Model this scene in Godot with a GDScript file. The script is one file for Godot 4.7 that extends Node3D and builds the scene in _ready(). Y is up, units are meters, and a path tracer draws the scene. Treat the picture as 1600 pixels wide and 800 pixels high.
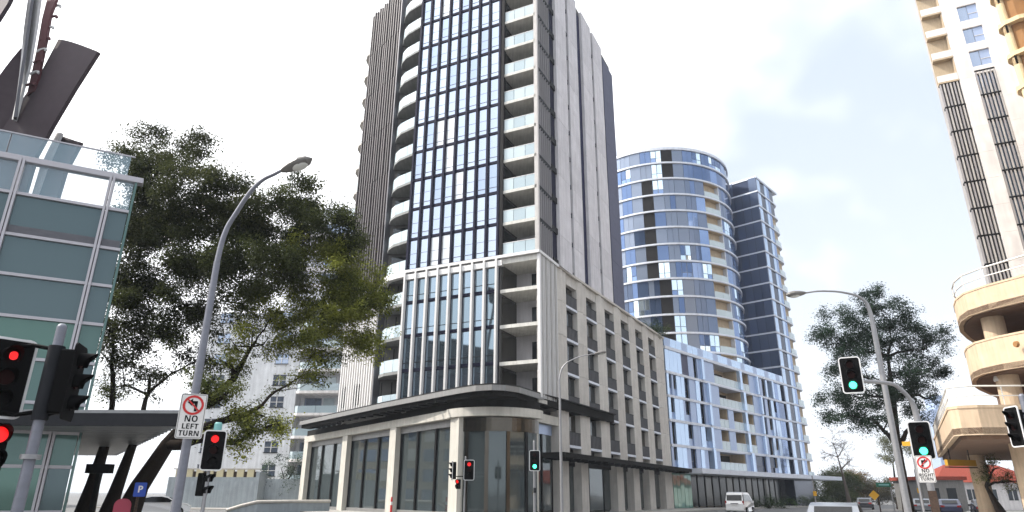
extends Node3D
# ---------------------------------------------------------------- helpers
var rng := RandomNumberGenerator.new()
var M := {}
var used := {}
var org := Vector3.ZERO
var unit := BoxMesh.new()

class Fr:            # a facade: origin, direction along it, outward normal
	var o: Vector3
	var u: Vector3
	var n: Vector3
	func _init(o_: Vector3, u_: Vector3, n_: Vector3) -> void:
		o = o_; u = u_.normalized(); n = n_.normalized()
	func p(a: float, y: float, d: float) -> Vector3:
		return o + u * a + Vector3.UP * y + n * d
	func q(a: float, d: float) -> Vector2:
		var w := o + u * a + n * d
		return Vector2(w.x, w.z)

class Geo:           # collects triangles with normals
	var v := PackedVector3Array()
	var n := PackedVector3Array()
	func tri(a: Vector3, b: Vector3, c: Vector3, na: Vector3, nb: Vector3, nc: Vector3) -> void:
		if (b - a).cross(c - a).dot(na + nb + nc) > 0.0:
			v.append(a); v.append(c); v.append(b)
			n.append(na); n.append(nc); n.append(nb)
		else:
			v.append(a); v.append(b); v.append(c)
			n.append(na); n.append(nb); n.append(nc)
	func quad(a: Vector3, b: Vector3, c: Vector3, d: Vector3, na: Vector3, nb = null, nc = null, nd = null) -> void:
		var b1: Vector3 = na if nb == null else nb
		var c1: Vector3 = na if nc == null else nc
		var d1: Vector3 = na if nd == null else nd
		tri(a, b, c, na, b1, c1)
		tri(a, c, d, na, c1, d1)
	func box(c: Vector3, x: Vector3, y: Vector3, z: Vector3) -> void:   # half axes
		for s in [1.0, -1.0]:
			quad(c + x * s + y + z, c + x * s + y - z, c + x * s - y - z, c + x * s - y + z, (x * s).normalized())
			quad(c + y * s + x + z, c + y * s + x - z, c + y * s - x - z, c + y * s - x + z, (y * s).normalized())
			quad(c + z * s + x + y, c + z * s + x - y, c + z * s - x - y, c + z * s - x + y, (z * s).normalized())
	func prism(pts: PackedVector2Array, y0: float, y1: float) -> void:   # plan polygon (x, z) pulled up
		var area := 0.0
		var k := pts.size()
		for i in k:
			area += pts[i].x * pts[(i + 1) % k].y - pts[(i + 1) % k].x * pts[i].y
		var s := signf(area)
		for i in k:
			var a := pts[i]
			var b := pts[(i + 1) % k]
			var e := (b - a).normalized()
			var nn := Vector3(e.y * s, 0, -e.x * s)
			quad(Vector3(a.x, y0, a.y), Vector3(b.x, y0, b.y), Vector3(b.x, y1, b.y), Vector3(a.x, y1, a.y), nn)
		var t := Geometry2D.triangulate_polygon(pts)
		for i in range(0, t.size(), 3):
			var a := pts[t[i]]
			var b := pts[t[i + 1]]
			var c := pts[t[i + 2]]
			tri(Vector3(a.x, y1, a.y), Vector3(b.x, y1, b.y), Vector3(c.x, y1, c.y), Vector3.UP, Vector3.UP, Vector3.UP)
			tri(Vector3(a.x, y0, a.y), Vector3(b.x, y0, b.y), Vector3(c.x, y0, c.y), Vector3.DOWN, Vector3.DOWN, Vector3.DOWN)
	func tube(pts: PackedVector3Array, rad: PackedFloat32Array, sides: int, cap := true) -> void:
		var prev_c: Array = []
		var prev_n: Array = []
		var side := Vector3.ZERO
		for i in pts.size():
			var dir: Vector3 = (pts[mini(i + 1, pts.size() - 1)] - pts[maxi(i - 1, 0)]).normalized()
			if side == Vector3.ZERO:
				side = dir.cross(Vector3.FORWARD if absf(dir.y) > 0.7 else Vector3.UP).normalized()
			side = (side - dir * side.dot(dir)).normalized()
			var up := dir.cross(side)
			var cc: Array = []
			var cn: Array = []
			for k in sides:
				var an := TAU * k / sides
				var nn := side * cos(an) + up * sin(an)
				cn.append(nn)
				cc.append(pts[i] + nn * rad[mini(i, rad.size() - 1)])
			if i > 0:
				for k in sides:
					var j := (k + 1) % sides
					quad(prev_c[k], prev_c[j], cc[j], cc[k], prev_n[k], prev_n[j], cn[j], cn[k])
			if cap and (i == 0 or i == pts.size() - 1):
				var d2 := -dir if i == 0 else dir
				for k in range(1, sides - 1):
					tri(cc[0], cc[k], cc[k + 1], d2, d2, d2)
			prev_c = cc
			prev_n = cn
	func mesh() -> ArrayMesh:
		var arr := []
		arr.resize(Mesh.ARRAY_MAX)
		arr[Mesh.ARRAY_VERTEX] = v
		arr[Mesh.ARRAY_NORMAL] = n
		var m := ArrayMesh.new()
		m.add_surface_from_arrays(Mesh.PRIMITIVE_TRIANGLES, arr)
		return m

func numbered(parent: Node, called: String) -> String:
	var key := str(parent.get_instance_id()) + called
	var k: int = used.get(key, 0)
	used[key] = k + 1
	return called if k == 0 else "%s_%03d" % [called, k]

func tag(o: Node, label: String, category := "", group := "", kind := "") -> Node:
	if label: o.set_meta("label", label)
	if category: o.set_meta("category", category)
	if group: o.set_meta("group", group)
	if kind: o.set_meta("kind", kind)
	return o

func thing(called: String, label: String, category: String, at := Vector3.ZERO, group := "") -> Node3D:
	var o := Node3D.new()
	o.name = numbered(self, called)
	add_child(o)
	o.position = at
	org = at
	tag(o, label, category, group)
	return o

func holder(par: Node3D, called: String) -> Node3D:   # a part whose pieces are its children
	var o := Node3D.new()
	o.name = numbered(par, called)
	par.add_child(o)
	return o

func put(par: Node3D, called: String, mesh: Mesh, mat: Material, xf := Transform3D()) -> MeshInstance3D:
	var o := MeshInstance3D.new()
	o.name = numbered(par, called)
	o.mesh = mesh
	o.material_override = mat
	xf.origin -= org
	o.transform = xf
	par.add_child(o)
	return o

func box(par: Node3D, called: String, f: Fr, a0: float, a1: float, y0: float, y1: float, d0: float, d1: float, mat: Material, wob := 0.0) -> MeshInstance3D:
	var x := Vector3.UP.cross(f.n)
	var b := Basis(x * absf(a1 - a0), Vector3.UP * (y1 - y0), f.n * absf(d1 - d0))
	if wob > 0.0:
		b = Basis(Vector3.UP, rng.randf_range(-wob, wob)) * Basis(x, rng.randf_range(-wob, wob)) * b
	return put(par, called, unit, mat, Transform3D(b, f.p((a0 + a1) / 2, (y0 + y1) / 2, (d0 + d1) / 2)))

func cube(par: Node3D, called: String, c: Vector3, size: Vector3, mat: Material, yaw := 0.0) -> MeshInstance3D:
	return put(par, called, unit, mat, Transform3D(Basis(Vector3.UP, yaw) * Basis.from_scale(size), c))

func prism(par: Node3D, called: String, pts: PackedVector2Array, y0: float, y1: float, mat: Material) -> MeshInstance3D:
	var g := Geo.new()
	g.prism(pts, y0, y1)
	return put(par, called, g.mesh(), mat)

func tube(par: Node3D, called: String, pts: PackedVector3Array, rad: PackedFloat32Array, mat: Material, sides := 10) -> MeshInstance3D:
	var g := Geo.new()
	g.tube(pts, rad, sides)
	return put(par, called, g.mesh(), mat)

func offset_line(pts: PackedVector2Array, by: float) -> PackedVector2Array:
	var out := PackedVector2Array()
	for i in pts.size():
		var e := (pts[mini(i + 1, pts.size() - 1)] - pts[maxi(i - 1, 0)]).normalized()
		out.append(pts[i] + Vector2(-e.y, e.x) * by)
	return out

func strip(par: Node3D, called: String, pts: PackedVector2Array, y0: float, y1: float, thick: float, mat: Material) -> MeshInstance3D:
	var back := offset_line(pts, thick)
	back.reverse()
	var all := pts.duplicate()
	all.append_array(back)
	return prism(par, called, all, y0, y1, mat)

func arc(c: Vector2, r: float, a0: float, a1: float, k: int) -> PackedVector2Array:
	var out := PackedVector2Array()
	for i in k + 1:
		var a := deg_to_rad(lerpf(a0, a1, float(i) / k))
		out.append(c + Vector2(cos(a), sin(a)) * r)
	return out

func seg(a: Vector2, b: Vector2) -> Fr:   # frame of a short wall from a to b as seen from outside, left to right
	var e := b - a
	return Fr.new(Vector3(a.x, 0, a.y), Vector3(e.x, 0, e.y), Vector3(-e.y, 0, e.x))

# ---------------------------------------------------------------- materials
func noise_tex(freq: float, lo: float, hi: float, octaves: int, seed_: int, size := 256) -> Texture2D:
	var n := FastNoiseLite.new()
	n.seed = seed_
	n.frequency = freq
	n.fractal_octaves = octaves
	var im := n.get_seamless_image(size, size)
	im.convert(Image.FORMAT_RGB8)
	for y in size:
		for x in size:
			var c := lerpf(lo, hi, im.get_pixel(x, y).r)
			im.set_pixel(x, y, Color(c, c, c))
	return ImageTexture.create_from_image(im)

func drip_tex() -> Texture2D:      # broad stains with rain streaks running down
	var n := FastNoiseLite.new()
	n.seed = 31
	n.frequency = 0.035
	n.fractal_octaves = 4
	var st := n.get_seamless_image(512, 40)
	st.resize(512, 512, Image.INTERPOLATE_CUBIC)
	n.frequency = 0.010
	n.seed = 37
	var br := n.get_seamless_image(512, 512)
	var im := Image.create(512, 512, false, Image.FORMAT_RGB8)
	for y in 512:
		for x in 512:
			var a := st.get_pixel(x, y).r
			var b := br.get_pixel(x, y).r
			var c := lerpf(0.87, 1.0, a) * lerpf(0.92, 1.0, b)
			im.set_pixel(x, y, Color(c, c * 0.995, c * 0.985))
	return ImageTexture.create_from_image(im)

func bump_tex(freq: float, seed_: int, size := 256) -> Texture2D:
	var n := FastNoiseLite.new()
	n.seed = seed_
	n.frequency = freq
	n.fractal_octaves = 3
	var im := n.get_seamless_image(size, size)
	im.convert(Image.FORMAT_RGB8)
	return ImageTexture.create_from_image(im)

var T := {}
func mat(key: String, c: Color, rough := 0.8, metal := 0.0, tex := "", tile := 1.0, bump := 0.0) -> StandardMaterial3D:
	var m := StandardMaterial3D.new()
	m.resource_name = key
	m.albedo_color = c
	m.roughness = rough
	m.metallic = metal
	m.cull_mode = BaseMaterial3D.CULL_DISABLED
	if metal < 0.05 and c.v < 0.32 and rough >= 0.4:      # dull dark paint
		m.metallic_specular = 0.22
	if tex:
		m.albedo_texture = T[tex]
		m.uv1_triplanar = true
		m.uv1_world_triplanar = true
		m.uv1_scale = Vector3.ONE * tile
		if bump > 0.0:
			m.heightmap_enabled = true
			m.heightmap_texture = T.bump
			m.heightmap_scale = bump
	M[key] = m
	return m

func glow(key: String, c: Color, energy: float) -> void:
	var m := mat(key, c.darkened(0.5), 0.3)
	m.emission_enabled = true
	m.emission = c
	m.emission_energy_multiplier = energy

func pane_mat(key: String, c: Color, alpha: float, metal := 0.0, rough := 0.04) -> void:
	var m := mat(key, Color(c.r, c.g, c.b, alpha), rough, metal)
	m.transparency = BaseMaterial3D.TRANSPARENCY_ALPHA

func materials() -> void:
	T.fine = noise_tex(0.09, 0.88, 1.0, 4, 3)
	T.stain = noise_tex(0.012, 0.90, 1.0, 5, 5, 512)
	T.mottle = noise_tex(0.03, 0.72, 1.0, 4, 9)
	T.streak = noise_tex(0.05, 0.85, 1.0, 2, 11)
	T.bark = noise_tex(0.06, 0.45, 1.0, 4, 15)
	T.drip = drip_tex()
	T.bump = bump_tex(0.08, 21)
	mat("asphalt", Color(0.44, 0.44, 0.44), 0.9, 0, "mottle", 0.6, 0.6)
	mat("paving", Color(0.64, 0.63, 0.61), 0.85, 0, "fine", 0.7)
	mat("paint_white", Color(0.85, 0.85, 0.83), 0.7, 0, "fine", 1.5)
	mat("stone", Color(0.83, 0.818, 0.80), 0.85, 0, "drip", 0.16, 0.3)
	mat("stone_b", Color(0.805, 0.79, 0.772), 0.85, 0, "drip", 0.21, 0.3)
	mat("stone_pale", Color(0.80, 0.79, 0.76), 0.8, 0, "drip", 0.14, 0.2)
	mat("panel", Color(0.87, 0.865, 0.89), 0.7, 0, "drip", 0.11)
	mat("panel_b", Color(0.84, 0.835, 0.86), 0.7, 0, "drip", 0.13)
	mat("coping", Color(0.80, 0.78, 0.75), 0.6, 0, "drip", 0.2)
	mat("soffit", Color(0.87, 0.865, 0.845), 0.85, 0, "drip", 0.2)
	mat("soffit_grey", Color(0.55, 0.56, 0.56), 0.85, 0, "drip", 0.2)
	mat("navy", Color(0.13, 0.135, 0.215), 0.7, 0.0, "fine", 0.8)
	mat("indigo", Color(0.15, 0.16, 0.28), 0.6, 0.0, "stain", 0.2)
	mat("slate", Color(0.31, 0.32, 0.41), 0.7, 0.0, "stain", 0.2)
	mat("charcoal", Color(0.155, 0.15, 0.155), 0.7, 0.0, "fine", 1.0)
	mat("black", Color(0.05, 0.05, 0.055), 0.5)
	mat("core", Color(0.36, 0.355, 0.35), 0.9, 0, "stain", 0.3)
	mat("umber", Color(0.30, 0.275, 0.285), 0.6, 0.1, "stain", 0.5)
	mat("umber_b", Color(0.25, 0.23, 0.24), 0.6, 0.1, "stain", 0.4)
	mat("silver", Color(0.87, 0.865, 0.86), 0.45, 0.1, "fine", 1.0)
	mat("silver_b", Color(0.76, 0.75, 0.745), 0.5, 0.05, "drip", 0.4)
	mat("steel", Color(0.62, 0.63, 0.65), 0.42, 0.65, "stain", 0.8)
	mat("steel_dark", Color(0.36, 0.36, 0.38), 0.45, 0.5, "stain", 0.8)
	mat("bronze", Color(0.36, 0.34, 0.31), 0.2, 0.92, "stain", 0.5)
	mat("awning", Color(0.10, 0.095, 0.09), 0.8, 0.0, "stain", 0.5)
	mat("fascia", Color(0.55, 0.55, 0.55), 0.5, 0.25, "drip", 0.3)
	mat("glass_tower", Color(0.62, 0.665, 0.735), 0.035, 0.82)
	mat("glass_tower_b", Color(0.57, 0.62, 0.70), 0.035, 0.80)
	mat("glass_tower_c", Color(0.65, 0.69, 0.75), 0.05, 0.80)
	mat("glass_podium", Color(0.52, 0.585, 0.64), 0.03, 0.84)
	mat("glass_podium_b", Color(0.47, 0.535, 0.58), 0.03, 0.84)
	mat("glass_dark", Color(0.22, 0.24, 0.26), 0.05, 0.6)
	mat("glass_brown", Color(0.26, 0.25, 0.23), 0.08, 0.5)
	pane_mat("balus", Color(0.80, 0.86, 0.88), 0.60, 0.1, 0.1)
	pane_mat("balus_b", Color(0.74, 0.81, 0.84), 0.52, 0.1, 0.1)
	mat("glass_blind", Color(0.80, 0.815, 0.83), 0.22, 0.45)
	mat("curtain", Color(0.84, 0.83, 0.80), 0.8)
	mat("hoarding_dark", Color(0.24, 0.31, 0.27), 0.8, 0, "mottle", 0.25)
	mat("hoarding", Color(0.40, 0.46, 0.42), 0.8, 0, "mottle", 0.25)
	pane_mat("shop_glass", Color(0.34, 0.38, 0.39), 0.5, 0.45)
	pane_mat("clear", Color(0.62, 0.74, 0.80), 0.22)
	pane_mat("teal_pane", Color(0.48, 0.66, 0.62), 0.6, 0.25)
	# blue complex
	mat("blue_light", Color(0.74, 0.82, 0.92), 0.14, 0.6)
	mat("blue_mid", Color(0.50, 0.59, 0.74), 0.07, 0.75)
	mat("blue_deep", Color(0.37, 0.45, 0.59), 0.06, 0.75)
	mat("blue_grey", Color(0.60, 0.66, 0.77), 0.3, 0.35)
	mat("blue_night", Color(0.15, 0.19, 0.28), 0.12, 0.55)
	mat("blue_slate", Color(0.30, 0.35, 0.44), 0.22, 0.5)
	mat("blue_slate_b", Color(0.24, 0.29, 0.38), 0.22, 0.5)
	mat("band", Color(0.83, 0.85, 0.89), 0.5, 0.1, "stain", 0.2)
	mat("loggia", Color(0.77, 0.70, 0.60), 0.85, 0, "drip", 0.3)
	mat("window_bright", Color(0.88, 0.95, 1.0), 0.03, 0.95)
	# right-hand buildings
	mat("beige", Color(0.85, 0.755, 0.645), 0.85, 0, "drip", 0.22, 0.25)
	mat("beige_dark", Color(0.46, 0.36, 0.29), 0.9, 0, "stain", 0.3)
	mat("cream", Color(0.93, 0.83, 0.66), 0.8, 0, "drip", 0.3)
	mat("ochre", Color(0.60, 0.43, 0.25), 0.85, 0, "stain", 0.3)
	mat("white_wall", Color(0.95, 0.94, 0.945), 0.85, 0, "drip", 0.09)
	mat("white_wall_b", Color(0.91, 0.925, 0.95), 0.85, 0, "drip", 0.1)
	mat("screen_dark", Color(0.20, 0.195, 0.21), 0.55, 0.2)
	mat("screen_slat", Color(0.60, 0.59, 0.60), 0.5, 0.3)
	mat("rail", Color(0.88, 0.87, 0.84), 0.4, 0.2)
	mat("grey_wall", Color(0.66, 0.70, 0.73), 0.85, 0, "drip", 0.15, 0.3)
	mat("straw", Color(0.84, 0.80, 0.66), 0.85, 0, "fine", 1.0)
	mat("roof_red", Color(0.62, 0.27, 0.20), 0.85, 0, "mottle", 0.8)
	# left buildings
	mat("teal", Color(0.34, 0.45, 0.42), 0.06, 0.5)
	mat("teal_b", Color(0.32, 0.42, 0.405), 0.08, 0.35)
	mat("teal_c", Color(0.33, 0.395, 0.41), 0.08, 0.4)
	mat("night_glass", Color(0.06, 0.085, 0.085), 0.15)
	mat("mullion", Color(0.66, 0.65, 0.67), 0.45, 0.4)
	mat("maroon", Color(0.24, 0.19, 0.22), 0.75, 0.1, "stain", 0.3)
	mat("maroon_b", Color(0.36, 0.20, 0.22), 0.6, 0.1, "stain", 0.3)
	mat("pale_edge", Color(0.80, 0.80, 0.80), 0.6, 0, "stain", 0.3)
	mat("slat_roof", Color(0.48, 0.49, 0.50), 0.45, 0.3, "stain", 0.5)
	mat("fascia_dark", Color(0.16, 0.165, 0.18), 0.7, 0.0, "stain", 0.5)
	# street things
	mat("pole", Color(0.58, 0.58, 0.59), 0.45, 0.45, "stain", 1.2)
	mat("pole_blue", Color(0.47, 0.48, 0.52), 0.5, 0.3, "stain", 1.2)
	mat("lamp_grey", Color(0.42, 0.41, 0.40), 0.5, 0.2)
	mat("lamp_lens", Color(0.78, 0.78, 0.76), 0.25, 0.0)
	mat("signal_black", Color(0.04, 0.04, 0.045), 0.75)
	mat("signal_edge", Color(0.80, 0.80, 0.80), 0.5)
	mat("lens_off", Color(0.05, 0.045, 0.045), 0.6)
	mat("lens_red_off", Color(0.14, 0.035, 0.03), 0.6)
	glow("signal_green", Color(0.25, 1.0, 0.75), 3.2)
	glow("signal_green_rim", Color(0.02, 0.50, 0.30), 0.8)
	glow("signal_red", Color(0.95, 0.05, 0.05), 0.8)
	mat("sign_white", Color(0.88, 0.87, 0.86), 0.5, 0, "fine", 2.0)
	mat("sign_red", Color(0.72, 0.12, 0.12), 0.5)
	mat("sign_black", Color(0.07, 0.07, 0.08), 0.5)
	mat("sign_blue", Color(0.08, 0.25, 0.62), 0.5)
	mat("sign_green", Color(0.05, 0.36, 0.28), 0.5)
	mat("sign_yellow", Color(0.80, 0.60, 0.12), 0.5)
	mat("ochre_sign", Color(0.66, 0.50, 0.10), 0.6)
	mat("sign_pink", Color(0.62, 0.22, 0.30), 0.6)
	mat("cap_teal", Color(0.45, 0.66, 0.66), 0.5)
	mat("wood", Color(0.34, 0.25, 0.19), 0.8, 0, "bark", 1.0)
	# vehicles
	for k in [["car_white", Color(0.88, 0.88, 0.88)], ["car_silver", Color(0.42, 0.44, 0.47)], ["car_dark", Color(0.10, 0.11, 0.15)], ["car_navy", Color(0.12, 0.16, 0.30)]]:
		var m := mat(k[0], k[1], 0.3, 0.1)
		m.clearcoat_enabled = true
		m.clearcoat = 0.8
		m.clearcoat_roughness = 0.08
	mat("tower_grey", Color(0.48, 0.525, 0.60), 0.25, 0.4)
	mat("tower_grey_b", Color(0.42, 0.475, 0.57), 0.2, 0.45)
	mat("car_glass", Color(0.05, 0.055, 0.06), 0.05, 0.3)
	mat("tyre", Color(0.05, 0.05, 0.05), 0.9)
	mat("tail_red", Color(0.55, 0.06, 0.06), 0.2)
	# plants
	mat("bark", Color(0.23, 0.195, 0.17), 0.95, 0, "bark", 1.5, 1.0)
	mat("bark_pale", Color(0.48, 0.43, 0.39), 0.95, 0, "bark", 1.5)
	var lf := mat("leaf", Color(1, 1, 1), 0.75)
	lf.metallic_specular = 0.25
	lf.vertex_color_use_as_albedo = true
	lf.backlight_enabled = true
	lf.backlight = Color(0.9, 0.9, 0.9)

# ---------------------------------------------------------------- camera, sky, sun, exposure
const CAM_PITCH := 0.34784
const SUN_FROM := Vector3(-0.70, 0.70, -0.02)

func sky_image() -> Image:
	var w := 768
	var h := 384
	var im := Image.create(w, h, false, Image.FORMAT_RGBF)
	var n := FastNoiseLite.new()
	n.seed = 8
	n.frequency = 1.1
	n.fractal_octaves = 5
	var n2 := FastNoiseLite.new()
	n2.seed = 12
	n2.frequency = 4.5
	n2.fractal_octaves = 4
	var sun := SUN_FROM.normalized()
	for j in h:
		var el := PI / 2 - (j + 0.5) / h * PI
		var y := sin(el)
		for i in w:
			# Godot's panorama: u = atan2(x, -z) / TAU
			var az := (i + 0.5) / w * TAU
			var d := Vector3(sin(az) * cos(el), y, -cos(az) * cos(el))
			var up := maxf(y, 0.0)
			var c := Vector3(0.56, 0.61, 0.675).lerp(Vector3(0.41, 0.475, 0.58), pow(up, 0.6))
			var q := d / (0.35 + up)
			var f := n.get_noise_3d(q.x, 0.0, q.z) * 0.75 + n2.get_noise_3d(q.x, q.y * 0.5, q.z) * 0.55
			var near := clampf(d.dot(sun) * 0.5 + 0.5, 0.0, 1.0)
			var cover := smoothstep(-0.55, 0.45, f * 0.9 + clampf(3.4 * (near - 0.645), -0.36, 0.9))
			cover = maxf(cover * 0.96, 0.55 * pow(1.0 - up, 5.0))
			var white := Vector3(1.0, 1.01, 1.03) * (0.98 + 0.75 * pow(near, 4.0) + 2.0 * pow(near, 40.0))
			c = c.lerp(white, cover)
			if y < 0.0:
				c = Vector3(0.42, 0.42, 0.42)
			im.set_pixel(i, j, Color(c.x, c.y, c.z))
	return im

func camera_and_light() -> void:
	var cam := Camera3D.new()
	cam.name = "camera"
	cam.fov = 2.0 * rad_to_deg(atan(400.0 / 1026.0))
	cam.near = 0.1
	cam.far = 3000.0
	cam.transform = Transform3D(Basis(Vector3.RIGHT, CAM_PITCH) * Basis(Vector3.BACK, deg_to_rad(0.28)), Vector3(0, 1.7, 0))
	add_child(cam)
	cam.current = true
	var env := Environment.new()
	env.background_mode = Environment.BG_SKY
	var sm := PanoramaSkyMaterial.new()
	sm.panorama = ImageTexture.create_from_image(sky_image())
	var sky := Sky.new()
	sky.sky_material = sm
	env.sky = sky
	env.background_energy_multiplier = 1.0
	env.tonemap_mode = Environment.TONE_MAPPER_LINEAR
	env.tonemap_exposure = 1.7
	env.sdfgi_enabled = true
	env.ssao_enabled = true
	env.ssil_enabled = true
	env.fog_enabled = true
	env.fog_density = 0.00035
	env.fog_light_color = Color(0.88, 0.91, 0.95)
	var we := WorldEnvironment.new()
	we.name = "world_environment"
	we.environment = env
	add_child(we)
	var sun := DirectionalLight3D.new()
	sun.name = "sun"
	sun.light_color = Color(1.0, 0.965, 0.92)
	sun.light_energy = 1.05
	sun.light_angular_distance = 0.6
	sun.shadow_enabled = true
	sun.look_at_from_position(SUN_FROM.normalized() * 50.0, Vector3.ZERO, Vector3.UP)
	add_child(sun)

func setting() -> void:
	var g := Geo.new()
	g.quad(Vector3(-1500, 0, 300), Vector3(1500, 0, 300), Vector3(1500, 0, -2000), Vector3(-1500, 0, -2000), Vector3.UP)
	org = Vector3.ZERO
	tag(put(self, "road", g.mesh(), M.asphalt), "grey asphalt road and intersection", "", "", "structure")
	var walks := {
		"pavement": PackedVector2Array([Vector2(-25, -71), Vector2(-4.6, -47), Vector2(-1.5, -44.6), Vector2(2.4, -45.4), Vector2(4.4, -48.5), Vector2(24, -84), Vector2(52, -115), Vector2(62, -129), Vector2(50, -140), Vector2(-40, -110), Vector2(-48, -80)]),
		"pavement_beside_glass_building": PackedVector2Array([Vector2(-60, -12), Vector2(-9, -11), Vector2(-7, -14), Vector2(-9, -24), Vector2(-20, -44), Vector2(-60, -44)]),
		"pavement_beside_beige_building": PackedVector2Array([Vector2(12, -9), Vector2(11, -14), Vector2(12, -24), Vector2(18, -33), Vector2(52, -80), Vector2(90, -80), Vector2(90, -9)]),
	}
	for k in walks:
		tag(prism(self, k, walks[k], -0.05, 0.14, M.paving), "", "", "", "structure")
	for i in 7:
		var c := Vector2(10.0, -52.0).lerp(Vector2(34, -92), i / 6.0)
		var f := Fr.new(Vector3(c.x, 0, c.y), Vector3(0.5, 0, -0.87), Vector3(0.87, 0, 0.5))
		tag(box(self, "lane_marking", f, 0, 3, 0.004, 0.008, -0.06, 0.06, M.paint_white), "", "", "", "structure")

# ---------------------------------------------------------------- the corner tower
const FL := 3.12
const BASE := 21.3           # the tower's first floor, on top of the podium

func balcony(par: Node3D, outline: PackedVector2Array, inner: PackedVector2Array, y: float, slab_mat: Material, slab_h: float, rail_h: float, rail_inset: float, skip := 0) -> Node3D:
	var h := holder(par, "balcony")
	var poly := outline.duplicate()
	poly.append_array(inner)
	prism(h, "slab", poly, y - slab_h, y, slab_mat)
	if rail_h > 0.0:
		var line := offset_line(outline, -rail_inset)
		for i in line.size() - 1 - skip:
			var f := seg(line[i], line[i + 1])
			var w := line[i].distance_to(line[i + 1])
			box(h, "balustrade_pane", f, 0.02, w - 0.02, y + 0.03, y + rail_h, -0.015, 0.015, M.balus if rng.randf() < 0.6 else M.balus_b, 0.004)
	return h

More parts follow.
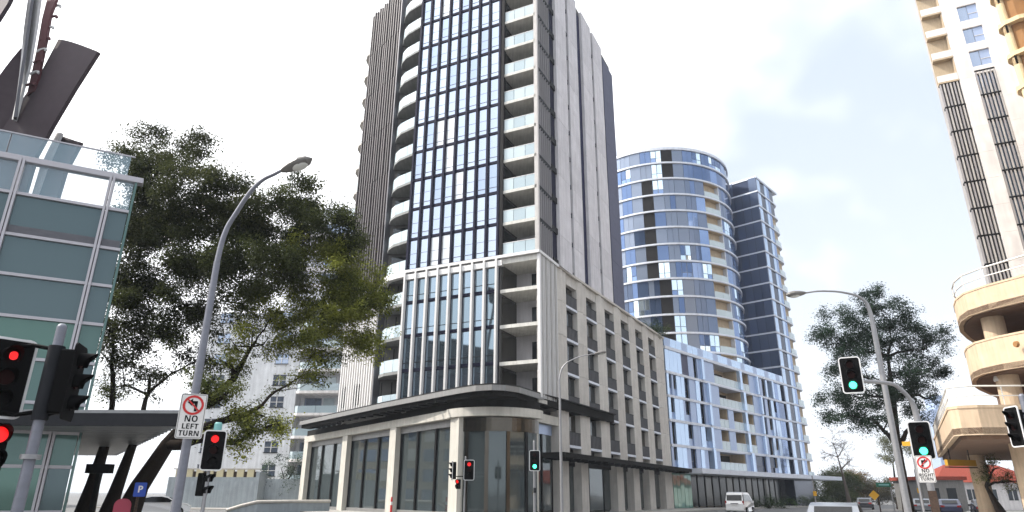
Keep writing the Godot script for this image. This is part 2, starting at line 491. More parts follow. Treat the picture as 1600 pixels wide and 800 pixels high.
func corner_tower() -> void:
	var c := Vector3(2.26, 0, -52.5)
	var t := thing("apartment_tower", "dark glass apartment tower on a pale stone podium at the street corner", "apartment building", c)
	var F := Fr.new(c, Vector3(-0.902, 0, -0.431), Vector3(-0.431, 0, 0.902))     # a runs to the left
	var R := Fr.new(c, Vector3(0.431, 0, -0.902), Vector3(0.902, 0, 0.431))       # a runs away up the street
	var ST := func(s: float, d: float) -> Vector2: return F.q(s, -d)
	# upper body
	var body := PackedVector2Array([ST.call(13.35, 0.22), ST.call(3.65, 0.22), ST.call(3.65, 3.3), ST.call(0.3, 3.3), ST.call(0.3, 26.0), Vector2(4, -88), Vector2(-15, -80), Vector2(-16.9, -66.7), Vector2(-12.5, -61.7), Vector2(-8.8, -61.2)])
	prism(t, "wall", body, BASE - 0.1, 56.9, M.core)
	var tops := 11
	# glazed front
	for k in tops + 1:
		var y := BASE + FL * k
		box(t, "transom", F, 3.7, 13.4, y - 0.15, y + 0.11, -0.15, 0.03, M.navy)
	for k in tops:
		var y := BASE + FL * k
		var full := FL if k < tops - 1 else FL
		for i in 8:
			var s := 3.9 + 1.1875 * i
			var gm: Material = [M.glass_tower, M.glass_tower, M.glass_tower_b, M.glass_tower_c, M.glass_tower, M.glass_tower_c, M.glass_blind][rng.randi() % 7]
			box(t, "pane", F, s, s + 1.1875, y + 0.62, y + full - 0.20, -0.12, -0.06, gm, 0.006)
			box(t, "lower_pane", F, s, s + 1.1875, y + 0.13, y + 0.56, -0.12, -0.06, gm, 0.006)
		box(t, "sill_rail", F, 3.8, 13.4, y + 0.56, y + 0.62, -0.12, -0.045, M.slate)
		box(t, "blind_rail", F, 3.8, 13.4, y + 1.60, y + 1.635, -0.12, -0.052, M.slate)
	for i in 9:
		var s := 3.9 + 1.1875 * i
		box(t, "mullion", F, s - 0.105, s + 0.105, BASE, 57.0, -0.1, 0.16, M.navy)
	box(t, "parapet", F, 3.6, 13.45, 56.9, 57.6, -0.4, 0.1, M.navy)
	box(t, "corner_post", F, 3.42, 3.72, BASE, 57.0, -0.3, 0.12, M.charcoal)
	# right balconies of the tower
	for k in tops:
		var y := BASE + FL * k
		var h := balcony(t, PackedVector2Array([ST.call(3.5, 0.0), ST.call(2.4, 0.0), ST.call(1.25, 0.0), ST.call(0.12, 0.0)]), PackedVector2Array([ST.call(0.12, 3.3), ST.call(3.5, 3.3)]), y, M.soffit, 0.28, 1.12, 0.06)
		box(h, "handrail", F, 0.12, 3.45, y + 1.12, y + 1.17, -0.09, -0.03, M.silver)
		box(t, "balcony_back_wall", F, 0.3, 3.6, y, y + 2.84, -3.34, -3.27, M.panel_b)
		box(t, "sliding_door", F, 1.9, 3.4, y + 0.05, y + 2.5, -3.28, -3.2, M.glass_dark)
		box(t, "side_window", R, 0.4, 3.2, y + 0.05, y + 2.6, -3.6, -3.52, M.glass_dark)
		# street-side screen of the balcony
		box(t, "screen_panel", R, 0.45, 3.3, y + 0.02, y + 2.70, -0.22, -0.14, M.charcoal)
		box(t, "slab_edge", R, 0.3, 3.35, y - 0.32, y + 0.0, -0.3, 0.06, M.black)
		for i in 6:
			var a := 0.55 + 0.48 * i
			box(t, "screen_fin", R, a, a + 0.07, y, y + 2.8, -0.14, 0.08, M.screen_slat)
	box(t, "corner_post", R, 0.0, 0.32, BASE, 57.2, -0.32, 0.04, M.silver_b)
	# street side: bands of pale panels between dark recesses
	var bands := [[3.36, 4.55, "navy", -0.10], [4.57, 7.72, "panel", 0.22], [7.72, 8.42, "charcoal", -0.08], [8.42, 11.35, "panel", 0.22], [11.37, 13.2, "indigo", -0.10], [13.2, 16.55, "panel", 0.22], [16.55, 17.3, "charcoal", -0.08], [17.3, 20.9, "panel", 0.22], [20.92, 21.8, "indigo", -0.10], [21.8, 26.1, "slate", 0.05]]
	for b in bands:
		for k in tops:
			var y := BASE + FL * k
			var top := y + FL - 0.025
			if b[2] == "panel":
				if k == tops - 1: top += 0.75
				box(t, "wall_panel", R, b[0] + 0.015, b[1] - 0.015, y, top, -0.1, b[3] + rng.randf_range(-0.008, 0.008), M.panel if rng.randf() < 0.6 else M.panel_b)
			elif b[2] == "charcoal":
				box(t, "slot_window", R, b[0], b[1], y + 0.45, top, -0.2, b[3], M.glass_dark)
				box(t, "slot_spandrel", R, b[0], b[1], y, y + 0.45, -0.2, b[3] + 0.16, M.navy)
			else:
				box(t, "recess_panel", R, b[0], b[1], y, top, -0.25, b[3], M[b[2]])
				if b[2] == "navy":
					box(t, "recess_spandrel", R, b[0], b[1], y - 0.1, y + 0.5, -0.25, b[3] + 0.14, M.black)
	# left rounded balconies and the finned wall behind them
	var rim := PackedVector2Array([Vector2(-12.45, -61.5), Vector2(-12.15, -60.5), Vector2(-11.6, -59.65), Vector2(-10.7, -58.9), ST.call(13.5, -0.02)])
	var rim_in := PackedVector2Array([ST.call(13.5, 2.6), Vector2(-10.5, -61.9)])
	for k in tops:
		var y := BASE + FL * k
		balcony(t, rim, rim_in, y, M.soffit_grey, 0.26, 1.12, 0.05)
		var dr := seg(Vector2(-12.2, -61.72), Vector2(-8.9, -61.2))
		box(t, "sliding_door", dr, 0.2, 3.2, y + 0.05, y + 2.5, -0.02, 0.06, M.glass_dark)
	var L := seg(Vector2(-17.1, -66.7), Vector2(-12.5, -61.55))
	var ln := Vector2(-17.1, -66.7).distance_to(Vector2(-12.5, -61.55))
	box(t, "fin_wall", L, 0, ln, BASE - 0.1, 57.0, -0.2, 0.02, M.umber_b)
	for i in 14:
		var a := 0.08 + (ln - 0.26) * i / 13.0
		for j in 6:
			var y0 := BASE + 6.0 * j
			var y1 := minf(y0 + 5.97, 57.5 - 0.0)
			if j == 5: y1 = 57.3 + 0.25 * (i % 2)
			box(t, "fin", L, a - 0.09, a + 0.09, y0, y1, 0.0, 0.36 + rng.randf_range(-0.035, 0.035), M.umber if rng.randf() < 0.65 else M.umber_b)
	box(t, "fin_wall_end", L, ln - 0.12, ln + 0.02, 9.2, 57.0, -0.3, 0.42, M.steel_dark)
	var far_rim := PackedVector2Array([Vector2(-17.2, -70.5), Vector2(-18.2, -69.4), Vector2(-18.25, -68.4), Vector2(-17.9, -67.5), Vector2(-17.15, -66.8)])
	for k in tops:
		balcony(t, far_rim, PackedVector2Array([Vector2(-16.6, -67.5), Vector2(-16.3, -70.2)]), BASE + FL * k, M.coping, 0.3, 1.12, 0.05)
	# ---- podium
	var ug := Vector2(0.583, 0.812)       # along the left street wall, towards the corner
	var podium := PackedVector2Array([ST.call(13.3, 0.25), ST.call(3.65, 0.25), ST.call(3.65, 3.3), ST.call(0.35, 3.3), ST.call(0.35, 4.4), Vector2(3.45, -57.2), Vector2(19.6, -86.6), Vector2(10, -96), Vector2(-15, -88), Vector2(-16.9, -66.75), Vector2(-12.6, -61.8), Vector2(-8.8, -61.0)])
	prism(t, "podium_wall", podium, 8.3, 21.05, M.core)
	for k in 4:
		var y := BASE - FL * (k + 1)
		for i in 8:
			var s := 3.9 + 1.1875 * i
			var gm: Material = M.glass_podium if rng.randf() < 0.6 else M.glass_podium_b
			var y1 := y + FL - 0.22 if k > 0 else 20.3
			box(t, "podium_pane", F, s, s + 1.1875, y + 0.68, y1, -0.12, -0.06, gm, 0.005)
			box(t, "podium_lower_pane", F, s, s + 1.1875, y + 0.14, y + 0.62, -0.12, -0.06, gm, 0.005)
		box(t, "podium_transom", F, 3.8, 13.4, y - 0.16, y + 0.14, -0.15, -0.04, M.navy)
		box(t, "podium_rail", F, 3.8, 13.4, y + 0.62, y + 0.68, -0.12, -0.04, M.charcoal)
	for i in 9:
		var s := 3.9 + 1.1875 * i
		box(t, "podium_mullion", F, s - 0.085, s + 0.085, 8.9, 21.0, -0.1, 0.34, M.silver)
		box(t, "podium_jamb", F, s - 0.15, s + 0.15, 8.9, 20.3, -0.12, -0.03, M.navy)
	box(t, "cornice", F, 3.4, 13.5, 20.35, 20.86, -0.2, 0.20, M.silver)
	strip(t, "cornice", PackedVector2Array([Vector2(-12.75, -61.95), Vector2(-12.35, -60.4), Vector2(-11.75, -59.5), Vector2(-10.8, -58.72), ST.call(13.5, -0.16)]), 20.7, 21.3, -0.5, M.silver)
	box(t, "cornice_cap", F, -0.15, 13.5, 21.02, 21.28, -0.35, 0.28, M.silver)
	box(t, "cornice_cap", R, -0.15, 4.2, 21.02, 21.28, -0.35, 0.2, M.silver)
	box(t, "balcony_ceiling", F, 0.1, 3.6, 20.5, 21.0, -3.3, 0.0, M.soffit)
	for k in 4:
		var y := BASE - FL * (k + 1)
		var h := holder(t, "balcony")
		box(h, "slab", F, 0.05, 3.6, y - 0.3, y, -3.3, 0.02, M.soffit)
		box(t, "balcony_back_wall", F, 0.3, 3.6, y, y + 2.82, -3.32, -3.25, M.panel_b)
		box(t, "balcony_door", F, 1.0, 2.05, y + 0.05, y + 2.2, -3.25, -3.2, M.glass_dark)
		box(t, "side_window", R, 0.3, 3.2, y + 0.05, y + 2.6, -3.6, -3.54, M.glass_brown)
		balcony(t, rim, rim_in, y, M.soffit_grey, 0.26, 1.12, 0.05)
		var dr := seg(Vector2(-12.3, -61.85), Vector2(-8.9, -61.1))
		box(t, "sliding_door", dr, 0.2, 3.3, y + 0.05, y + 2.6, -0.02, 0.07, M.glass_brown)
		for m in 4:
			box(t, "door_stile", dr, 0.2 + 1.0 * m, 0.28 + 1.0 * m, y + 0.05, y + 2.6, 0.07, 0.12, M.black)
	box(t, "corner_post", F, -0.12, 0.12, 8.9, 21.0, -0.26, 0.06, M.silver)
	box(t, "screen_back", R, 0.2, 3.95, 8.9, 21.0, -0.3, -0.22, M.silver_b)
	for i in 11:
		var a := 0.40 + 0.34 * i
		box(t, "slat", R, a - 0.05, a + 0.05, 8.9, 21.02, -0.22, 0.12, M.silver if i % 3 else M.silver_b)
	# pale finned wall under the dark one
	box(t, "fin_wall", L, 0.0, ln, 9.2, 20.9, -0.2, 0.0, M.silver_b)
	for i in 15:
		var a := 0.1 + (ln - 0.4) * i / 14.0
		box(t, "pale_fin", L, a - 0.08, a + 0.08, 9.2, 20.9, 0.0, 0.25, M.silver)
	for w in [[0.75, 1.35], [3.2, 3.9]]:
		box(t, "slit_window", L, w[0], w[1], 9.6, 11.6, -0.05, 0.2, M.black)
	# ---- stone wing along the main street
	var W := Fr.new(Vector3(4.0, 0, -56.8), Vector3(0.481, 0, -0.877), Vector3(0.877, 0, 0.481))
	var piers := [[0.0, 1.95], [4.6, 6.8], [9.65, 11.9], [14.75, 16.8], [19.65, 21.8], [24.65, 26.75], [29.65, 33.3]]
	var rows := [18.18, 15.06, 11.94, 8.82, 5.70]
	for b in piers.size():
		var p: Array = piers[b]
		for r in rows.size():
			var y0: float = rows[r]
			var y1: float = y0 + FL if r > 0 else 21.2
			if r == rows.size() - 1: y0 = 4.7
			var e := 0.03 * rng.randf()
			var w: float = p[1] - p[0]
			var shape := PackedVector2Array([W.q(p[0], -0.75), W.q(p[0], 0.02 + e), W.q(p[0] + w * 0.40, 0.26 + e), W.q(p[0] + w * 0.46, 0.03 + e), W.q(p[0] + w * 0.90, 0.16 + e), W.q(p[1], 0.02 + e), W.q(p[1], -0.75)])
			prism(t, "stone_pier", shape, y0 + 0.012, y1 - 0.012, M.stone if rng.randf() < 0.6 else M.stone_b)
	for b in 6:
		var a0: float = piers[b][1]
		var a1: float = piers[b + 1][0]
		box(t, "lintel", W, a0, a1, 20.25, 21.2, -0.7, -0.02, M.stone)
		for r in rows.size():
			var y: float = rows[r]
			var h := holder(t, "window")
			var off := 0.0 if (b + r) % 3 else 0.35
			box(h, "pane", W, a0 + 0.05, a1 - 0.05, y, y + FL - 0.3, -0.50, -0.44, M.glass_dark if (b * 3 + r) % 4 else M.glass_brown, 0.003)
			box(h, "frame", W, a0 + 0.9 + off, a0 + 1.02 + off, y, y + 2.85, -0.44, -0.38, M.black)
			box(h, "frame_head", W, a0, a1, y + 2.05 + 0.75, y + FL - 0.2, -0.5, -0.36, M.charcoal)
			if (b * 2 + r) % 3 == 0:
				box(h, "curtain", W, a0 + 0.12, a0 + 0.55 + off, y + 0.05, y + 2.75, -0.435, -0.42, M.curtain)
			# sill slab and the dark balustrade on it
			box(h, "sill", W, a0 - 0.02, a1 + 0.02, y - 0.22, y + 0.0, -0.7, 0.06, M.band)
			box(h, "balustrade_rail", W, a0, a1, y + 1.08, y + 1.14, -0.04, 0.05, M.black)
			for m in 9:
				var a := a0 + 0.06 + (a1 - a0 - 0.12) * m / 8.0
				box(h, "baluster", W, a - 0.12, a + 0.12, y + 0.02, y + 1.1, -0.02, 0.03, M.screen_dark)
		box(t, "roof_coping", W, a0 - 2.6, a1, 21.2, 21.42, -0.6, 0.3, M.coping)
	box(t, "roof_coping", W, 29.4, 33.4, 21.2, 21.42, -0.6, 0.3, M.coping)
	var bodyw := PackedVector2Array([W.q(-1.5, -1.2), W.q(33.3, -1.2), W.q(30, -9), W.q(0, -9)])
	prism(t, "wing_wall", bodyw, 0.0, 8.4, M.core)
	box(t, "wing_end_wall", W, 33.0, 33.3, 0.14, 21.2, -9, -0.7, M.stone)
	# upper canopy round the corner
	var can := PackedVector2Array([Vector2(-23.4, -74.6), Vector2(-11.2, -58.4), Vector2(-3.9, -49.5), Vector2(-2.6, -48.25), Vector2(-1.4, -47.75), Vector2(-0.4, -48.0), Vector2(0.6, -49.0), Vector2(1.5, -50.8), Vector2(2.6, -53.0), W.q(0.0, 0.80), W.q(12.0, 0.80)])
	var can_in := PackedVector2Array([W.q(12.0, -0.5), W.q(0, -0.6), Vector2(1.6, -53.6), Vector2(-4.0, -54.5), Vector2(-12, -62.5), Vector2(-22.6, -76)])
	var poly := can.duplicate()
	poly.append_array(can_in)
	prism(t, "canopy_roof", poly, 9.14, 9.24, M.charcoal)
	strip(t, "canopy_fascia", can.slice(0, 9), 8.74, 9.14, -0.12, M.fascia)
	var low := offset_line(can, -0.25)
	low.append_array(can_in)
	prism(t, "canopy_soffit", low, 8.42, 9.14, M.awning)
	for i in 20:
		var a := 1.0 + 1.42 * i
		var o := Vector2(-4.4, -50.9) - ug * a
		var f := Fr.new(Vector3(o.x, 0, o.y), Vector3(-ug.x, 0, -ug.y), Vector3(-0.812, 0, 0.583))
		box(t, "soffit_batten", f, 0, 0.12, 8.28, 8.42, 0.0, 1.0, M.black)
	# ground storey along the left street
	var G := Fr.new(Vector3(-4.7, 0, -51.9), Vector3(-0.583, 0, -0.812), Vector3(-0.812, 0, 0.583))
	var cols := [-0.85, 9.65, 20.5, 31.9]
	for s in cols:
		box(t, "column", G, s - 0.62, s + 0.62, 0.14, 7.16, -0.85, 0.1, M.stone_pale)
	for i in 3:
		var a0: float = cols[i] + 0.62
		var a1: float = cols[i + 1] - 0.62
		box(t, "stone_band", G, cols[i] - 0.62, cols[i + 1] - 0.62, 7.17, 7.8, -0.85, 0.12, M.stone_pale)
		box(t, "blind_panel", G, a0, a1, 6.62, 7.15, -0.6, -0.35, M.fascia)
		box(t, "shop_sill", G, a0, a1, 0.14, 0.42, -0.7, -0.3, M.fascia)
		var w := (a1 - a0) / 3.0
		for m in 3:
			box(t, "shop_pane", G, a0 + w * m + 0.02, a0 + w * (m + 1) - 0.02, 0.42, 6.62, -0.56, -0.53, M.shop_glass, 0.003)
		for m in 4:
			box(t, "shop_mullion", G, a0 + w * m - 0.13, a0 + w * m + 0.13, 0.42, 6.62, -0.62, -0.38, M.black)
		for m in 4:
			box(t, "hoarding", G, a0 - 0.5 + 2.6 * m, a0 + 2.0 + 2.6 * m, 0.14, 3.3 + 0.5 * ((i + m) % 3), -2.6, -2.5, [M.hoarding, M.grey_wall, M.core, M.stone_pale][(i * 3 + m * 2) % 4])
	box(t, "stone_band", G, 31.28, 32.52, 7.17, 7.8, -0.85, 0.12, M.stone_pale)
	box(t, "upper_wall", G, -0.2, 32.4, 7.8, 8.45, -0.8, -0.1, M.awning)
	var gbody := PackedVector2Array([G.q(32.4, -0.8), G.q(32.4, -12), Vector2(2, -66), Vector2(1.2, -57), Vector2(-3.8, -56.5), G.q(2.0, -4.6), G.q(31, -4.6), G.q(31, -0.8)])
	prism(t, "shop_inner_wall", gbody, 0.1, 8.35, M.core)
	prism(t, "shop_ceiling", PackedVector2Array([G.q(32.2, -0.7), G.q(-0.6, -0.7), Vector2(-1.4, -51.0), Vector2(1.3, -52.6), Vector2(1.0, -57), G.q(0, -6), G.q(31, -6)]), 7.0, 7.1, M.core)
	# rounded corner shopfront
	var cc := Vector2(-1.40, -53.95)
	var rr := 3.75
	var an := [144.0, 120.0, 96.0, 72.0, 48.0, 26.0]      # degrees, from the left column round to the right one
	for i in an.size() - 1:
		var p0: Vector2 = cc + Vector2(cos(deg_to_rad(an[i])), sin(deg_to_rad(an[i]))) * rr
		var p1: Vector2 = cc + Vector2(cos(deg_to_rad(an[i + 1])), sin(deg_to_rad(an[i + 1]))) * rr
		var f := seg(p0, p1)
		var w := p0.distance_to(p1)
		box(t, "corner_pane", f, 0.02, w - 0.02, 0.5, 6.1, -0.02, 0.02, M.shop_glass, 0.002)
		box(t, "corner_sill", f, -0.02, w + 0.02, 0.14, 0.5, -0.3, 0.05, M.charcoal)
		if i > 0:
			box(t, "corner_mullion", f, -0.14, 0.14, 0.5, 6.1, -0.1, 0.1, M.bronze if i != 4 else M.black)
	strip(t, "bronze_band", arc(cc, rr + 0.04, 150, 20, 22), 6.1, 7.1, -0.2, M.bronze)
	strip(t, "curved_stone_band", arc(cc, rr + 0.5, 147, 24, 26), 7.17, 7.8, -0.9, M.stone_pale)
	strip(t, "upper_wall", arc(cc, rr + 0.2, 148, 22, 18), 7.8, 8.45, -0.5, M.awning)
	strip(t, "hoarding", arc(cc, rr - 1.6, 150, 20, 10), 0.14, 3.9, -0.1, M.hoarding_dark)
	box(t, "column", W, -4.95, -3.85, 0.14, 7.8, -1.2, 0.0, M.stone_pale)
	box(t, "shop_pane", W, -3.85, -0.35, 0.5, 6.3, -0.62, -0.58, M.shop_glass)
	box(t, "blue_panel", W, -3.85, -0.35, 6.3, 7.1, -0.7, -0.5, M.blue_grey)
	box(t, "shop_mullion", W, -2.3, -2.1, 0.3, 6.3, -0.66, -0.5, M.black)
	box(t, "stone_band", W, -3.85, 0.0, 7.1, 7.8, -1.0, 0.0, M.stone_pale)
	# the lower awning and the shopfronts under it
	prism(t, "awning", PackedVector2Array([W.q(-3.2, 0.02), W.q(-3.2, 1.9), W.q(36.5, 1.9), W.q(36.5, 0.3), W.q(33.3, 0.3)]), 4.42, 4.80, M.awning)
	for i in 26:
		box(t, "awning_rib", W, -3.0 + 1.56 * i, -2.88 + 1.56 * i, 4.28, 4.42, 0.2, 1.85, M.black)
	for p in [[0.6, 1.9], [4.6, 6.2], [13.6, 15.5], [18.6, 20.6], [24.0, 26.0], [30.2, 33.3]]:
		box(t, "stone_column", W, p[0], p[1], 0.14, 4.42, -0.9, 0.0, M.stone)
	for p in [[1.9, 4.6], [6.2, 9.9], [9.9, 13.6], [15.5, 18.6], [20.6, 24.0], [26.0, 30.2]]:
		box(t, "shop_pane", W, p[0], p[1], 0.3, 4.0, -0.8, -0.77, M.shop_glass, 0.003)
		box(t, "shop_head", W, p[0], p[1], 4.0, 4.42, -0.85, -0.6, M.charcoal)
		box(t, "shop_mullion", W, (p[0] + p[1]) / 2 - 0.06, (p[0] + p[1]) / 2 + 0.06, 0.14, 4.0, -0.82, -0.7, M.black)
	# the shrub that overhangs the roof edge
	shrub("roof_shrub", "dark green shrub overhanging the stone podium roof edge", Vector3(18.5, 21.0, -84.4), Vector3(1.9, 1.5, 1.3), Color(0.035, 0.055, 0.018), 46, "")

# ---------------------------------------------------------------- the blue complex up the street
func blue_block() -> void:
	var t := thing("apartment_block", "low curved pale blue apartment block with open balconies beside the stone podium", "apartment building", Vector3(20.3, 0, -86.2))
	var B := Fr.new(Vector3(20.3, 0, -86.2), Vector3(0.671, 0, -0.742), Vector3(0.742, 0, 0.671))
	var ln := 41.6
	prism(t, "wall", PackedVector2Array([B.q(0, -2.3), B.q(ln, -2.3), B.q(ln, -16), B.q(6, -16)]), 0.0, 20.2, M.loggia)
	var floors := [17.1, 14.0, 10.9, 7.8, 4.9]
	for y in floors:
		box(t, "slab_band", B, 0, ln, y - 0.34, y, -2.3, 0.10, M.band)
	box(t, "roof_band", B, 0, ln, 20.0, 20.4, -2.3, 0.14, M.band)
	for i in 26:
		box(t, "parapet_pane", B, i * 1.6 + 0.03, i * 1.6 + 1.57, 20.42, 21.6, -0.05, -0.02, M.blue_light if i % 3 else M.blue_grey, 0.01)
	# bays: width, kind
	var plans := [
		[[1.1, "l"], [1.1, "l"], [1.1, "l"], [1.1, "l"], [2.0, "s"], [1.6, "g"], [1.0, "d"], [0.8, "g"], [0.7, "p"], [3.8, "g"], [8.2, "o"], [0.8, "p"], [3.4, "o"], [2.4, "g"], [0.6, "p"], [1.2, "d"], [1.0, "g"], [1.4, "d"], [0.8, "l"], [1.2, "d"], [0.7, "p"], [4.0, "m"]],
		[[0.6, "l"], [0.8, "d"], [0.5, "g"], [0.7, "d"], [1.2, "l"], [1.0, "l"], [1.4, "d"], [1.8, "g"], [1.2, "l"], [1.3, "d"], [0.8, "g"], [0.6, "p"], [3.5, "g"], [7.8, "o"], [0.8, "p"], [3.6, "o"], [2.2, "g"], [0.6, "p"], [1.0, "d"], [0.8, "d"], [1.2, "g"], [1.2, "d"], [1.2, "l"], [1.3, "d"], [3.6, "m"]],
		[[0.7, "l"], [0.9, "d"], [1.3, "l"], [1.1, "l"], [0.7, "g"], [1.3, "d"], [1.7, "g"], [1.2, "l"], [1.4, "d"], [0.8, "g"], [0.7, "p"], [3.0, "g"], [2.9, "o"], [1.9, "g"], [3.4, "o"], [0.8, "p"], [3.2, "o"], [2.5, "g"], [0.6, "p"], [2.0, "d"], [1.2, "g"], [1.2, "d"], [0.8, "l"], [1.5, "m"], [3.6, "m"]],
		[[0.6, "g"], [0.8, "d"], [1.2, "l"], [1.2, "l"], [1.0, "l"], [1.5, "d"], [1.3, "g"], [0.8, "g"], [1.3, "l"], [1.2, "d"], [0.7, "p"], [3.2, "g"], [2.6, "o"], [2.2, "g"], [3.6, "o"], [0.8, "p"], [3.0, "o"], [2.4, "g"], [0.6, "p"], [1.0, "d"], [0.9, "g"], [1.6, "d"], [1.2, "l"], [1.4, "d"], [4.0, "m"]],
		[[0.6, "g"], [0.7, "d"], [1.4, "l"], [1.2, "l"], [1.2, "g"], [1.5, "d"], [1.2, "g"], [1.1, "l"], [1.2, "g"], [0.9, "d"], [0.7, "p"], [2.0, "g"], [8.6, "o"], [1.5, "g"], [0.8, "p"], [1.4, "g"], [4.0, "d"], [1.4, "g"], [2.2, "d"], [1.0, "d"], [5.0, "m"]],
	]
	for k in floors.size():
		var y: float = floors[k]
		var top: float = y + 2.76
		if k == 0: top = 20.0
		var a := 0.0
		for b in plans[k]:
			var w: float = minf(b[0], ln - a)
			if w <= 0.05: break
			match b[1]:
				"l":
					box(t, "light_panel", B, a + 0.02, a + w - 0.02, y, top, -0.25, rng.randf_range(-0.02, 0.02), M.blue_light, 0.012)
				"g":
					box(t, "grey_panel", B, a + 0.02, a + w - 0.02, y, top, -0.3, -0.06, M.blue_grey, 0.006)
				"s":
					box(t, "louvre_panel", B, a, a + w, y, top, -0.3, -0.1, M.slate)
				"m":
					var n := int(ceil(w / 1.4))
					for i in n:
						box(t, "window_panel", B, a + w / n * i + 0.03, a + w / n * (i + 1) - 0.03, y, top, -0.25, -0.08, [M.blue_mid, M.blue_light, M.blue_deep][rng.randi() % 3], 0.01)
				"d":
					var wnd := holder(t, "window")
					box(wnd, "pane", B, a, a + w, y, top, -0.5, -0.42, M.blue_night, 0.01)
					box(wnd, "transom", B, a, a + w, y + 0.95, y + 1.02, -0.42, -0.36, M.steel_dark)
					if rng.randf() < 0.4:
						box(wnd, "lower_panel", B, a, a + w, y, y + 0.95, -0.3, -0.24, M.blue_grey)
				"p":
					box(t, "white_fin", B, a, a + w, y, top + 0.02, -0.4, 0.35, M.blue_light)
				"o":
					var h := holder(t, "balcony")
					var n := maxi(2, int(w / 1.3))
					for i in n:
						box(h, "balustrade_pane", B, a + w / n * i + 0.03, a + w / n * (i + 1) - 0.03, y + 0.02, y + 1.15, -0.10, -0.07, M.balus, 0.006)
					box(h, "handrail", B, a, a + w, y + 1.15, y + 1.20, -0.12, -0.05, M.band)
					box(h, "side_wall", B, a, a + 0.14, y, top, -2.3, -0.2, M.loggia)
					box(h, "side_wall", B, a + w - 0.14, a + w, y, top, -2.3, -0.2, M.loggia)
					box(h, "door", B, a + w * 0.55, a + w * 0.9, y + 0.05, y + 2.3, -2.28, -2.22, M.glass_dark)
			a += w
	# ground storey: band awning, teal shopfront, dark recess
	prism(t, "awning_band", PackedVector2Array([B.q(2.5, -2.0), B.q(2.5, 2.6), B.q(30, 2.8), B.q(54, 3.6), B.q(54, -2.0)]), 4.25, 4.86, M.band)
	for i in 5:
		box(t, "shop_pane", B, 0.1 + 0.95 * i, 1.0 + 0.95 * i, 0.15, 4.25, -0.3, -0.24, M.teal_pane, 0.01)
	for i in 16:
		var a := 5.2 + 2.25 * i
		box(t, "shop_pane", B, a + 0.05, a + 2.2, 0.25, 4.2, -2.0, -1.9, M.night_glass if i % 3 else M.glass_brown, 0.004)
		box(t, "shop_post", B, a - 0.05, a + 0.05, 0.14, 4.25, -2.0, -1.8, M.black)

func round_tower() -> void:
	var c := Vector3(29, 0, -120)
	var t := thing("round_tower", "tall round blue glass tower with white floor bands behind the low blue block", "tower", c)
	var R := 13.8
	var cc := Vector2(c.x, c.z)
	var step := 3.15
	prism(t, "wall", arc(cc, R - 0.9, 0, 352.5, 47), 5.0, 60.8, M.blue_night)
	prism(t, "roof_rim", arc(cc, R + 0.18, 0, 356, 89), 61.0, 61.5, M.band)
	for k in 13:
		var y := 61.5 - step * (k + 1)
		if k < 12:
			prism(t, "slab_band", arc(cc, R + 0.22, 0, 356, 89), y - 0.13, y + 0.17, M.band)
		var top := y + step - 0.13
		for i in 22:                       # panels of 8 degrees from the far left round to the far right
			var a0 := 146.0 - 8.0 * i
			var a1 := a0 - 8.0
			var p0 := cc + Vector2(cos(deg_to_rad(a0)), sin(deg_to_rad(a0))) * R
			var p1 := cc + Vector2(cos(deg_to_rad(a1)), sin(deg_to_rad(a1))) * R
			var f := seg(p0, p1)
			var w := p0.distance_to(p1)
			if k >= 2 and (i == 10 or i == 11):
				if true:
					var h := holder(t, "balcony")
					box(h, "balustrade_pane", f, 0.0, w, y + 0.2, y + 1.3, -0.02, 0.02, M.balus, 0.02)
					box(h, "back_wall", f, -0.1, w + 0.1, y + 0.17, top, -0.85, -0.8, M.loggia)
					box(h, "ceiling", f, 0.0, w, top - 0.1, top, -0.9, 0.05, M.loggia)
					if i == 11: box(h, "side_wall", f, w - 0.12, w + 0.05, y + 0.17, top, -0.9, 0.0, M.band)
					continue
			if k < 2 and i == 6 or k >= 2 and i == (4 if k < 8 else 5):
				box(t, "dark_panel", f, 0, w, y + 0.17, top, -0.2, -0.03, M.charcoal)
				continue
			var m: Material = M.tower_grey if i < 8 else (M.tower_grey_b if i < 13 else M.blue_deep)
			if k < 2 and i > 7: m = M.blue_deep
			if rng.randf() < 0.25: m = M.blue_deep if i < 8 else M.blue_mid
			if k > 6 and i < 3: m = M.blue_slate
			if rng.randf() < 0.26 and i > 1 and i < 15:
				var wd := holder(t, "window")
				for s in 2:
					var x0 := w * (0.02 + 0.49 * s)
					box(wd, "pane", f, x0 + 0.05, x0 + w * 0.47 - 0.05, y + 1.15, top - 0.1, -0.2, -0.06, M.window_bright if rng.randf() < 0.75 else M.blue_deep, 0.03)
					box(wd, "lower_pane", f, x0 + 0.05, x0 + w * 0.47 - 0.05, y + 0.2, y + 1.05, -0.2, -0.06, M.window_bright if rng.randf() < 0.6 else M.blue_mid, 0.03)
				box(wd, "frame", f, 0, w, y + 0.17, top, -0.3, -0.12, M.tower_grey)
			elif i % 2 == 0 or i > 14:
				box(t, "glass_panel", f, 0.03, w / 2 - 0.02, y + 0.17, top, -0.2, -0.02, m, 0.015)
				box(t, "glass_panel", f, w / 2 + 0.02, w - 0.03, y + 0.17, top, -0.2, -0.02, M.blue_deep if rng.randf() < 0.25 else m, 0.015)
			else:
				box(t, "glass_panel", f, 0.03, w - 0.03, y + 0.17, top, -0.2, -0.02, m, 0.015)

